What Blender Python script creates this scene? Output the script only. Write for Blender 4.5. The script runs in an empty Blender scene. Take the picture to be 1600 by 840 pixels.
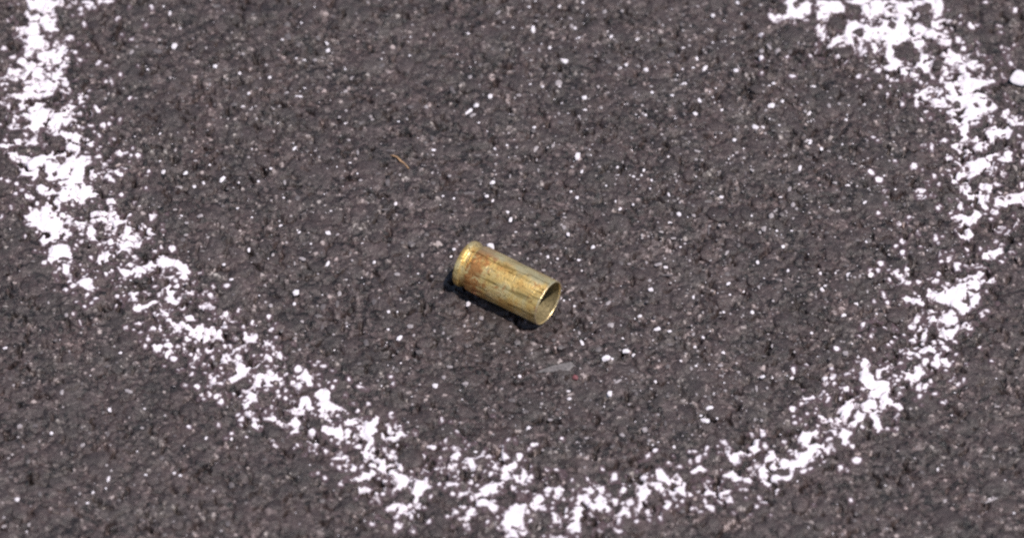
import bpy, math, random
import numpy as np
from mathutils import Vector, Matrix

# ------------------------------------------------------------------ scene, camera, light
scene = bpy.context.scene
random.seed(11)
rng = np.random.default_rng(11)
MM = 0.001

CAM_ELEV = math.radians(47.0)
CAM_DIST = 1.0
cam_data = bpy.data.cameras.new("camera")
cam_data.sensor_width = 36.0
cam_data.lens = 18.0 / math.tan(math.radians(6.0))
cam_data.clip_start = 0.02
cam_data.clip_end = 400.0
cam = bpy.data.objects.new("camera", cam_data)
cam.location = (0.0, -CAM_DIST * math.cos(CAM_ELEV), CAM_DIST * math.sin(CAM_ELEV))
cam.rotation_euler = (math.pi / 2 - CAM_ELEV, 0.0, 0.0)
cam_data.dof.use_dof = True
cam_data.dof.focus_distance = CAM_DIST
cam_data.dof.aperture_fstop = 16.0
scene.collection.objects.link(cam)
scene.camera = cam

SUN_ELEV = math.radians(68.0)
SUN_DIR = Vector((0.80, -0.60, 0.0)).normalized() * math.cos(SUN_ELEV) + Vector((0, 0, math.sin(SUN_ELEV)))
world = bpy.data.worlds.new("World")
scene.world = world
world.use_nodes = True
wn = world.node_tree.nodes
wn.clear()
w_out = wn.new("ShaderNodeOutputWorld")
w_bg = wn.new("ShaderNodeBackground")
w_sky = wn.new("ShaderNodeTexSky")
w_sky.sky_type = 'NISHITA'
w_sky.sun_disc = False
w_sky.sun_elevation = SUN_ELEV
w_sky.sun_rotation = math.atan2(SUN_DIR.x, SUN_DIR.y)
w_bg.inputs['Strength'].default_value = 0.1
world.node_tree.links.new(w_sky.outputs[0], w_bg.inputs['Color'])
world.node_tree.links.new(w_bg.outputs[0], w_out.inputs['Surface'])

sun_data = bpy.data.lights.new("sun", 'SUN')
sun_data.energy = 3.9
sun_data.angle = math.radians(0.53)
sun_data.color = (1.0, 0.965, 0.92)
sun = bpy.data.objects.new("sun", sun_data)
sun.rotation_euler = SUN_DIR.to_track_quat('Z', 'Y').to_euler()
sun.location = (0.4, 0.4, 1.0)
scene.collection.objects.link(sun)

scene.view_settings.view_transform = 'Standard'
scene.view_settings.look = 'None'
scene.view_settings.exposure = 0.0
scene.view_settings.gamma = 1.0
scene.view_settings.use_curve_mapping = False
scene.render.engine = 'CYCLES'
scene.cycles.use_denoising = False
scene.cycles.pixel_filter_type = 'BLACKMAN_HARRIS'
scene.cycles.filter_width = 2.3
scene.cycles.max_bounces = 6
scene.cycles.sample_clamp_indirect = 1.5
scene.cycles.caustics_reflective = False
scene.cycles.caustics_refractive = False
PAINT_PATCHES = """-975,795 -942,795 -943,783 -957,774 -976,777;-941,783 -913,795 -902,783 -913,769 -928,780 -939,777;-896,795 -859,795 -860,789 -885,779 -895,783;-1052,795 -975,795 -984,777 -994,766 -982,742 -983,718 -968,709 -977,700 -1004,700 -1020,727 -1037,727 -1051,757 -1046,769 -1047,783;-934,769 -928,766 -929,754 -938,763;-1076,691 -1065,709 -1048,711 -1043,697 -1034,721 -1022,721 -1015,706 -1018,685 -1004,671 -991,656 -985,635 -981,668 -967,668 -955,653 -952,635 -959,612 -947,594 -962,583 -959,565 -950,559 -947,548 -1023,548 -1032,557 -1039,548 -1060,548 -1071,559 -1091,557 -1091,562 -1074,581 -1042,583 -1044,594 -1059,603 -1054,612 -1042,618 -1041,635 -1050,647 -1036,656 -1052,668 -1038,679 -1051,688 -1067,677;-959,677 -952,688 -943,685 -941,674 -955,668;-1043,548 -974,548 -963,533 -974,516 -977,502 -995,496 -1020,499 -1021,484 -996,476 -974,459 -968,450 -945,473 -922,471 -931,459 -932,441 -920,427 -934,427 -938,407 -952,424 -954,401 -966,396 -990,393 -1002,387 -1017,404 -1012,421 -1029,433 -1056,441 -1070,467 -1086,481 -1086,487 -1073,481 -1044,476 -1037,487 -1052,496 -1065,502 -1078,490 -1083,496 -1071,506 -1038,505 -1034,530;-1066,413 -1059,427 -1049,430 -1048,416 -1035,404 -1028,410 -1014,421 -1009,433 -998,393 -1019,407 -1039,399 -1061,396;-1047,367 -1038,376 -1011,376 -1006,384 -1000,382 -1000,365 -994,359 -1002,352 -1016,359 -1042,356;-1077,359 -1046,350 -1041,336 -1028,322 -993,319 -974,331 -950,333 -939,348 -932,362 -949,376 -967,382 -966,393 -938,393 -911,384 -877,365 -886,350 -901,365 -909,362 -906,342 -915,319 -901,322 -881,319 -880,308 -1043,308 -1062,328 -1075,333;-959,539 -951,548 -944,542 -943,528 -954,530;-962,522 -954,522 -937,510 -940,505 -953,510;-923,484 -917,496 -916,513 -910,507 -901,497 -905,484 -916,477;-887,464 -882,473 -871,459 -872,450 -883,456;-1047,308 -880,308 -880,303 -895,297 -896,272 -893,258 -897,252 -890,238 -886,241 -865,227 -862,205 -880,199 -889,186 -898,177 -907,194 -928,202 -929,188 -941,191 -946,210 -962,205 -980,210 -991,227 -994,241 -1003,255 -1002,263 -1030,262 -1027,277 -1034,294;-1016,152 -1002,152 -995,158 -998,172 -988,172 -977,163 -976,175 -959,191 -945,199 -937,186 -935,155 -913,152 -902,139 -882,141 -873,155 -863,150 -866,130 -860,109 -857,89 -847,76 -868,76 -879,98 -875,125 -895,125 -913,128 -909,92 -918,87 -918,76 -971,76 -977,103 -984,117 -1006,122 -1001,133;-873,152 -848,163 -823,161 -801,141 -798,130 -817,122 -822,98 -830,92 -840,100 -838,128 -862,139;-886,272 -876,277 -854,279 -843,266 -830,247 -836,247 -847,258 -865,263 -869,252 -877,252;-860,308 -850,308 -850,288 -855,287;-846,283 -830,283 -817,266 -819,262 -834,277;-843,197 -838,202 -822,199 -825,186 -835,180 -842,188;-815,87 -802,103 -800,125 -790,128 -789,106 -777,103 -763,79 -765,76 -815,76;-766,128 -755,114 -741,98 -744,84 -752,89 -755,103 -763,109;-1014,205 -1007,216 -996,205 -997,197 -1009,197;-975,91 -945,91 -944,99 -926,99 -925,80 -936,75 -936,69 -958,72 -965,64 -969,67;-955,56 -936,64 -916,64 -904,40 -903,21 -914,29 -925,23 -941,23 -946,10 -953,21 -954,34;-923,15 -917,13 -908,-4 -913,-14 -908,-22 -919,-14 -924,4;-916,-33 -903,-22 -894,-28 -898,-39 -911,-40;-878,99 -876,127 -864,132 -860,91 -849,80 -837,75 -841,64 -850,59 -853,72 -867,78;-833,78 -828,83 -817,69 -831,64;-814,83 -803,99 -796,121 -789,127 -787,108 -777,102 -760,80 -767,61 -785,64 -796,53 -784,50 -786,37 -794,45 -811,37 -814,18 -827,29 -834,13 -843,10 -851,21 -851,34 -840,48 -824,48 -806,56 -811,67;-766,127 -756,116 -737,97 -747,83 -757,99 -763,102;-813,4 -794,7 -785,18 -778,13 -784,4 -790,2 -784,-22 -796,-22 -807,-9;-838,-9 -831,-4 -819,-6 -818,-20 -824,-14 -830,-14 -832,-25 -835,-25;-776,-29 -773,-13 -778,-4 -772,6 -749,12 -740,25 -716,28 -690,25 -684,20 -668,9 -665,-4 -657,-10 -665,-15 -666,-34 -674,-34 -679,-15 -687,4 -703,10 -713,4 -714,-10 -724,-4 -732,-15 -742,-4 -743,-23 -755,-15 -763,-13 -771,-23;-715,-26 -710,-21 -692,-19 -700,-29 -699,-42 -695,-50 -683,-39 -681,-45 -690,-61 -691,-80 -679,-93 -680,-103 -694,-98 -706,-95 -709,-85 -701,-77 -706,-53 -707,-39;-730,-58 -712,-58 -713,-69 -721,-80 -727,-66;-788,-66 -763,-63 -760,-72 -766,-82 -765,-93 -781,-87 -776,-77;-753,-63 -747,-69 -741,-68 -748,-80;-772,-109 -765,-101 -751,-101 -732,-87 -718,-91 -732,-95 -746,-111 -764,-119 -770,-117;-637,-101 -624,-90 -614,-93 -608,-106 -625,-109 -627,-114 -635,-106;-666,-63 -659,-50 -655,-55 -655,-66 -660,-72;-623,-72 -617,-63 -603,-85 -607,-87;-893,-42 -882,-29 -871,-29 -861,-34 -862,-45 -851,-55 -857,-63 -869,-58 -885,-50;-915,-37 -906,-25 -896,-26 -898,-34 -911,-39;-920,9 -910,-4 -912,-21 -919,-15;-723,-134 -720,-115 -714,-107 -696,-110 -696,-126 -697,-136 -692,-149 -679,-152 -665,-149 -651,-155 -628,-157 -625,-165 -604,-159 -587,-157 -575,-166 -590,-168 -592,-184 -585,-194 -585,-203 -595,-194 -603,-202 -613,-194 -622,-207 -633,-205 -642,-186 -658,-168 -674,-160 -679,-176 -683,-176 -686,-163 -696,-152 -704,-149 -706,-134 -713,-120;-666,-136 -660,-127 -653,-127 -642,-140 -650,-145 -661,-147;-738,-172 -731,-160 -719,-165 -714,-157 -705,-173 -711,-176 -727,-170;-598,-131 -590,-131 -579,-118 -571,-126 -574,-136 -556,-145 -566,-151 -576,-144 -588,-139;-545,-178 -520,-177 -516,-189 -523,-207 -538,-199 -545,-194;-513,-210 -500,-201 -482,-212 -497,-222;-604,-249 -595,-241 -582,-231 -572,-239 -566,-249 -575,-257 -573,-267 -586,-265 -594,-257;-728,-212 -711,-210 -710,-220 -718,-233 -725,-226;-703,-212 -696,-206 -687,-214 -697,-220;-698,-228 -689,-224 -686,-233 -694,-239 -696,-248 -700,-246 -700,-236;-690,-249 -682,-239 -674,-244 -678,-254 -685,-259;-644,-239 -628,-239 -637,-252 -641,-257;-642,-228 -633,-222 -629,-228 -636,-231;-596,-275 -586,-274 -578,-284 -582,-287 -592,-280;-608,-293 -602,-291 -598,-309 -595,-316 -602,-318 -605,-306;-560,-252 -552,-254 -540,-265 -526,-268 -513,-252 -502,-254 -509,-265 -518,-278 -528,-280 -539,-296 -550,-303 -563,-309 -572,-301 -558,-291 -555,-270;-502,-249 -498,-236 -484,-246 -486,-254;-487,-236 -472,-226 -466,-231 -465,-246 -477,-244;-490,-267 -472,-265 -474,-272;-525,-288 -513,-289 -490,-291 -485,-278 -479,-286 -474,-294 -457,-297 -458,-320 -466,-322 -474,-307 -486,-307 -485,-322 -500,-325 -514,-330 -513,-356 -506,-376 -500,-381 -506,-384 -518,-366 -524,-369 -527,-387 -535,-387 -535,-374 -528,-358 -532,-351 -548,-347 -540,-340 -543,-330 -529,-330 -520,-317 -517,-302;-432,-299 -420,-291 -413,-276 -409,-289 -401,-297 -405,-307 -399,-322 -410,-325 -416,-312;-447,-384 -428,-374 -419,-351 -409,-348 -404,-361 -404,-376 -395,-381 -400,-392 -414,-384 -417,-399 -427,-399 -422,-425 -428,-437 -424,-448 -437,-450 -446,-458 -441,-445 -433,-437 -447,-425 -436,-407 -435,-394;-394,-348 -385,-330 -375,-325 -366,-338 -366,-364 -358,-374 -358,-384 -374,-387 -358,-412 -361,-420 -377,-402 -385,-387 -379,-379 -391,-371 -384,-361;-522,-415 -515,-404 -505,-407 -507,-422 -501,-427 -502,-437 -514,-432 -520,-427;-541,-425 -526,-422 -529,-432 -537,-432;-503,-404 -486,-404 -477,-397 -473,-407 -467,-415 -453,-425 -455,-434 -464,-425 -480,-412 -496,-409;-608,-294 -601,-293 -595,-312 -601,-319 -605,-307;-389,-369 -364,-371 -347,-376 -333,-390 -352,-386 -370,-385;-406,-465 -394,-461 -390,-474 -377,-472 -386,-481 -392,-494 -396,-491 -392,-479;-336,-423 -324,-410 -309,-407 -290,-413 -286,-421 -278,-418 -273,-403 -266,-405 -265,-415 -271,-431 -270,-446 -275,-459 -275,-476 -283,-486 -280,-499 -269,-506 -255,-516 -244,-509 -239,-491 -239,-471 -249,-461 -256,-456 -257,-443 -245,-446 -249,-421 -244,-423 -238,-443 -232,-448 -217,-443 -209,-452 -224,-464 -226,-479 -219,-486 -231,-496 -235,-511 -227,-524 -208,-538 -213,-542 -228,-537 -234,-547 -223,-551 -205,-561 -211,-581 -222,-576 -235,-571 -226,-561 -243,-556 -261,-547 -265,-537 -270,-537 -270,-551 -277,-571 -311,-573 -313,-559 -298,-554 -279,-551 -278,-537 -292,-516 -298,-501 -311,-501 -294,-494 -287,-481 -289,-469 -301,-446 -309,-433 -324,-428;-382,-441 -378,-428 -345,-433 -335,-446 -331,-438 -316,-446 -300,-464 -304,-469 -325,-459 -335,-466 -352,-459;-384,-385 -377,-387 -361,-405 -359,-418 -366,-413 -380,-395;-349,-494 -330,-484 -334,-504 -343,-501;-358,-516 -330,-506 -324,-511 -330,-516 -349,-515 -356,-521;-333,-529 -329,-523 -316,-524 -308,-537 -310,-547 -325,-542;-168,-480 -149,-477 -145,-484 -151,-494 -157,-486;-256,-571 -249,-571 -247,-591 -254,-589;-203,-591 -194,-589 -188,-571 -173,-569 -169,-561 -165,-566 -169,-579 -161,-589 -176,-596 -199,-596;-191,-577 -182,-571 -171,-565 -167,-570 -170,-577 -161,-587 -174,-597 -181,-609 -179,-629 -176,-639 -184,-661 -194,-651 -203,-658 -220,-656 -230,-647 -243,-651 -247,-639 -234,-632 -206,-632 -196,-614 -198,-597 -204,-587 -195,-592;-235,-572 -222,-567 -208,-562 -205,-570 -214,-582 -221,-590 -234,-605 -238,-600 -229,-587 -225,-577;-258,-570 -249,-569 -248,-592 -255,-590;-301,-585 -291,-582 -278,-590 -265,-605 -268,-609 -280,-597 -291,-600 -302,-605 -302,-597;-131,-577 -121,-575 -104,-580 -106,-587 -131,-587;-89,-647 -81,-637 -72,-639 -71,-654 -79,-664 -85,-681 -82,-693 -88,-699 -94,-678 -105,-674 -102,-669 -92,-671;-85,-591 -74,-602 -60,-600 -59,-592 -49,-580 -38,-575 -30,-587 -28,-602 -51,-609 -57,-614 -47,-622 -36,-632 -28,-642 -36,-654 -51,-639 -66,-637 -74,-624 -73,-609;-41,-501 -27,-496 -25,-483 -16,-480 -16,-491 -12,-503 -14,-521 -20,-531 -12,-528 7,-523 11,-531 3,-543 -4,-553 -4,-571 -12,-573 -21,-563 -18,-546 -23,-533 -33,-538 -41,-526 -39,-513;1,-558 18,-553 24,-538 29,-543 28,-558 20,-571 28,-583 16,-581 5,-571;-92,-513 -79,-518 -71,-538 -76,-553 -80,-576 -84,-553 -82,-541 -90,-528;-118,-485 -106,-475 -105,-488 -115,-492;-122,-511 -107,-493 -101,-503 -109,-518 -120,-518;-124,-538 -120,-526 -105,-526 -113,-541 -116,-548 -126,-541;-156,-523 -155,-513 -149,-513 -149,-528;-147,-513 -138,-507 -139,-523 -132,-536 -137,-541 -144,-531;-168,-480 -153,-478 -145,-485 -151,-494;24,-516 30,-518 39,-531 32,-533;-25,-583 -16,-583 -12,-595 -20,-595;-3,-595 1,-586 8,-595 3,-600;28,-620 39,-618 56,-608 62,-618 54,-628 67,-650 56,-647 52,-640 48,-650 37,-637;-14,-649 -3,-642 12,-629 27,-632 27,-649 21,-669 25,-688 33,-705 31,-713 19,-708 12,-698 8,-681 6,-681 6,-703 12,-718 -16,-718 -5,-700 -22,-681 -13,-669;129,-609 146,-605 152,-617 157,-627 163,-617 173,-609 182,-619 185,-632 195,-642 196,-654 176,-648 157,-645 144,-649 138,-669 132,-683 132,-705 123,-700 109,-705 104,-688 110,-678 127,-661 114,-656 123,-649 112,-634 127,-624;80,-669 85,-656 98,-674 95,-681 80,-678;95,-651 106,-644 106,-654 97,-655;168,-669 174,-671 179,-688 177,-708 171,-705 172,-688;210,-656 221,-634 232,-659 230,-666 221,-656 213,-661;212,-600 220,-582 228,-585 222,-602 214,-608;191,-617 206,-617 204,-627 195,-627;82,-590 93,-580 101,-587 116,-590 122,-596 101,-602 93,-614 89,-624 82,-614 86,-602;165,-590 180,-587 182,-597 174,-605 163,-597;169,-605 186,-622 184,-629 172,-619;224,-561 228,-555 241,-564 265,-559 269,-564 261,-571 265,-586 272,-594 268,-611 257,-626 252,-646 243,-653 239,-646 247,-624 246,-601 248,-576 233,-566;283,-544 289,-535 298,-544 303,-559 311,-571 322,-556 336,-559 341,-574 340,-614 332,-609 325,-601 319,-614 310,-604 308,-591 301,-574 282,-571;278,-576 292,-576 303,-586 302,-601 293,-601 282,-589;353,-547 368,-539 376,-532 383,-547 389,-559 377,-561 368,-553;359,-601 371,-594 388,-591 399,-601 408,-594 414,-599 433,-594 423,-606 412,-614 432,-616 434,-624 409,-631 402,-621 398,-611 389,-606 365,-609;193,-619 208,-619 206,-626 198,-630;226,-626 234,-616 240,-624 232,-636;423,-485 430,-495 442,-500 467,-495 473,-482 485,-462 492,-464 488,-487 493,-497 482,-502 472,-497 468,-507 453,-512 452,-527 443,-527 432,-515;417,-556 439,-539 442,-550 457,-555 453,-572 437,-575 432,-565;466,-539 478,-537 483,-557 472,-557 474,-547;489,-566 488,-542 498,-530 502,-507 507,-495 518,-492 529,-515 538,-514 567,-517 556,-485 564,-490 571,-502 586,-497 589,-487 576,-475 563,-467 573,-454 577,-442 588,-447 612,-439 611,-454 594,-454 595,-462 616,-467 617,-485 604,-485 611,-497 609,-502 599,-505 597,-517 581,-527 570,-537 558,-540 555,-560 547,-572 526,-572 522,-585 529,-595 527,-609 514,-605 511,-590 490,-580 504,-567 495,-564;621,-442 644,-440 649,-452 642,-454 636,-445;705,-263 708,-252 718,-250 722,-263 718,-281 725,-299 729,-307 738,-309 756,-309 759,-325 752,-338 753,-358 772,-364 779,-371 777,-384 763,-379 750,-376 736,-387 724,-397 731,-407 737,-432 728,-443 720,-437 716,-409 713,-397 700,-389 690,-379 681,-384 672,-404 664,-420 644,-425 631,-420 609,-409 613,-404 643,-409 648,-392 654,-379 666,-371 666,-358 678,-351 684,-346 690,-356 685,-369 700,-371 709,-364 715,-348 725,-335 710,-333 697,-333 699,-325 712,-325 702,-309 697,-294 687,-286 669,-298 669,-294 680,-286 697,-281;684,-402 692,-392 703,-402 701,-432 680,-432 678,-443 672,-453 669,-463 661,-473 654,-465 650,-463 655,-445 658,-427 664,-422 681,-420 687,-412;656,-322 662,-322 679,-328 677,-338 666,-334;582,-353 592,-351 604,-344 607,-351 603,-366 591,-366;623,-302 629,-298 636,-309 628,-309;731,-289 734,-278 750,-276 768,-263 775,-263 767,-271 751,-281 739,-291 743,-299 735,-304;745,-258 755,-247 763,-250 754,-256 748,-262;788,-299 795,-286 806,-276 822,-268 827,-281 836,-289 820,-299 810,-309 800,-309 797,-299 790,-304;811,-335 813,-317 821,-309 821,-335;824,-333 832,-315 845,-304 850,-315 846,-320 838,-317 832,-330;650,-460 669,-460 669,-473 663,-483 655,-475;804,-197 813,-189 822,-170 834,-160 842,-168 841,-184 834,-205 819,-220 812,-218 812,-205;816,-141 824,-127 830,-128 832,-136 848,-131 859,-131 867,-139 858,-152 846,-163 837,-155 833,-144 819,-149;862,-149 870,-144 879,-123 892,-115 903,-123 905,-144 895,-152 909,-152 906,-170 893,-186 880,-184 883,-194 870,-184 863,-165;912,-170 917,-152 925,-145 932,-155 933,-168 925,-170 924,-160 917,-170;795,-233 807,-227 817,-231 827,-249 821,-249 812,-236;829,-220 841,-215 851,-207 860,-212 852,-220 855,-231 840,-233 832,-239 822,-233;862,-226 880,-216 887,-226 881,-229;846,-265 855,-239 861,-239 863,-265 855,-278;864,-249 876,-249 888,-262 878,-272 869,-265;738,-139 749,-144 760,-164 756,-164 745,-149;847,-80 850,-67 870,-70 894,-62 904,-46 930,-38 948,-32 931,-22 941,-19 951,-19 972,0 976,-5 967,-24 956,-32 970,-32 988,-24 989,-38 968,-38 957,-48 954,-62 954,-99 939,-112 919,-131 908,-120 903,-107 887,-99 870,-91 849,-91;879,-46 890,-48 895,-64 883,-67 886,-56;852,-59 861,-54 864,-67 850,-70;790,-84 805,-75 814,-83 837,-83 842,-99 836,-112 821,-99 808,-87;860,-38 872,-30 875,-38 865,-43;904,5 910,16 926,13 917,7 921,-3 911,-3;937,11 963,13 957,3 945,5 937,-3;895,30 908,39 911,34 899,24;876,32 884,47 888,43 879,30;961,43 970,54 979,49 999,49 1011,54 1008,41 992,32 976,23;778,-13 789,-5 794,-13 808,-19 805,-38 797,-32 792,-22;908,146 919,154 929,154 920,168 932,182 939,174 935,157 942,146 952,152 963,165 972,154 963,130 949,124 946,110 953,94 942,78 924,86 920,113 927,132 910,142;1014,97 1027,109 1031,105 1018,94;961,45 966,61 976,50 1012,59 1011,45 990,26 970,23;1002,182 1008,201 1022,201 1034,212 1071,221 1068,179 1046,185 1030,174 1010,176;934,237 971,221 992,210 991,193 985,187 988,171 981,165 970,179 963,193 946,201 932,215;922,425 962,425 960,382 964,371 952,363 945,351 952,340 967,346 972,357 964,368 973,380 987,371 1004,354 1003,343 984,337 964,332 946,329 943,312 937,312 940,329 923,354 940,360 949,374 944,400 935,414 923,419;915,256 918,264 930,275 941,289 926,306 930,309 944,303 945,312 969,309 989,315 1002,329 1023,334 1026,323 1012,323 1007,284 1004,270 987,278 970,267 957,259 948,245 920,242;934,234 944,242 971,225 986,214 994,211 993,189 933,217;974,234 978,245 1000,239 999,217 985,217;999,402 1020,411 1042,408 1057,388 1048,374 1032,377 1016,380 1019,365 1012,360 1005,368;1021,312 1026,320 1033,315 1033,334 1044,346 1052,329 1044,323 1049,315 1047,306 1031,303;1043,425 1082,425 1081,417 1050,411;968,422 990,419 990,414 969,412;910,548 927,589 934,600 943,586 950,600 971,606 994,606 991,591 1010,600 1007,591 988,580 970,589 969,571 985,562 978,548 997,557 1002,548 1029,549 1026,539 1004,536 1016,530 999,522 980,519 977,510 1004,507 1015,490 1028,467 1023,456 994,450 986,427 968,427 964,433 959,416 961,376 945,376 941,410 923,418 930,433 919,453 940,464 947,476 929,479 919,490 923,522 918,542;851,507 875,505 883,493 899,490 915,484 926,467 897,464 890,479 874,476 860,493 854,496;868,516 883,528 905,529 901,519 916,513 903,499 896,513 876,510;854,493 862,490 857,464 853,470;790,589 803,603 819,606 831,594 828,580 812,577 798,580;827,586 847,589 854,591 855,574 865,568 863,548 850,557 834,562 828,568;797,562 813,554 820,545 808,542 798,551;859,586 872,594 890,618 906,618 893,594 889,574 901,554 898,548 890,554 883,577 869,583;1039,456 1052,464 1055,453 1048,441 1071,444 1067,427 1081,424 1081,416 1052,410 1045,427 1036,444;776,795 929,795 934,769 926,745 913,736 950,733 933,718 922,703 899,700 935,685 946,668 939,650 925,653 913,659 902,677 893,668 890,650 877,647 882,630 899,627 906,618 895,594 889,565 883,571 867,583 854,571 860,589 869,612 868,635 862,662 845,668 830,656 814,650 816,618 830,603 828,583 812,577 792,589 805,606 788,630 804,630 800,665 788,668 783,647 768,653;915,627 938,638 948,630 964,621 981,630 974,615 994,606 989,589 1010,599 1005,589 986,577 970,591 965,577 959,571 968,548 910,548 922,565 919,583 929,591 924,606;583,795 616,795 605,780 613,766 630,780 643,789 647,771 648,763 633,745 624,733 579,736 568,721 552,745 561,751 590,748 598,763 593,780;658,789 670,792 711,783 719,769 720,742 708,757 693,754 680,730 659,733 656,751 663,771;652,715 675,718 671,668 663,665 656,691;670,638 694,674 707,685 715,688 715,674 697,659 685,647;714,697 727,727 738,730 758,718 770,706 786,700 804,697 777,677 770,671 751,653 748,641 764,635 745,618 735,618 734,647 718,662 717,682;753,777 769,780 775,763 769,739 761,745;720,789 741,795 776,795 776,783 751,780 730,783;769,653 782,653 794,665 789,641 778,627 770,635;767,727 777,766 802,777 810,760 796,742 808,724 795,715"""
PAINT_GAPS = """-1039,763 -1023,769 -1024,748 -1036,751;-1044,615 -1028,618 -1027,635 -1015,638 -1019,618 -1000,603 -1025,603;-983,594 -976,591 -976,574 -982,577;-1030,565 -1021,577 -1025,551 -1033,554;-1053,476 -1045,479 -1042,464 -1050,461;-1033,461 -1023,459 -1020,447 -1030,450;-963,379 -949,382 -938,362 -939,345 -953,348;-953,319 -937,322 -934,308 -950,308;-994,294 -980,297 -977,283 -977,261 -967,249 -948,247 -935,222 -943,216 -959,227 -980,233 -995,249 -987,261;-941,252 -921,258 -937,248;-912,241 -896,241 -898,233 -908,234;-956,277 -951,280 -952,266 -958,263;-973,308 -944,308 -942,304 -960,300 -976,303;-956,172 -942,172 -943,161 -951,162;-934,141 -924,144 -924,136 -931,135;-918,139 -912,139 -907,128 -913,130;-929,125 -917,125 -916,114 -926,111;-741,4 -735,6 -728,-2 -735,-4;-507,-303 -502,-300 -497,-306 -497,-316 -502,-319 -506,-313;-307,-418 -301,-418 -293,-426 -299,-428;-34,-512 -29,-511 -28,-518 -33,-519;114,-639 121,-642 125,-651 117,-651;501,-550 516,-545 535,-545 549,-535 548,-547 531,-560 516,-560;517,-517 525,-516 529,-519 523,-522;728,-356 736,-351 745,-335 738,-356 735,-379 729,-379;826,-184 830,-182 830,-194 826,-195;873,-157 899,-155 896,-163 879,-165;914,-86 938,-78 921,-94;927,105 932,109 937,104 934,96 928,97;948,597 967,600 958,591;959,574 965,571 964,551 958,557;931,564 936,566 940,562 935,558;979,476 990,476 983,466;991,496 1007,496 1003,490 992,490;978,519 1003,519 996,509 980,510;947,444 963,441 952,430 940,433;828,795 861,795 856,786 833,788;811,757 822,774 830,769 825,754;794,742 806,742 804,734;861,763 878,769 893,783 905,777 910,742 900,718 895,703 885,715 875,724 862,709 849,724 848,745 864,736 878,739 877,754;807,712 818,731 829,715 822,700 812,703;772,724 785,727 796,715 788,706 771,706;781,691 791,694 787,685;799,691 809,685 801,682;770,674 784,671 779,659 769,662;947,599 959,602 967,600 956,593;730,694 743,706 759,694 750,677 734,682"""
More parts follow.
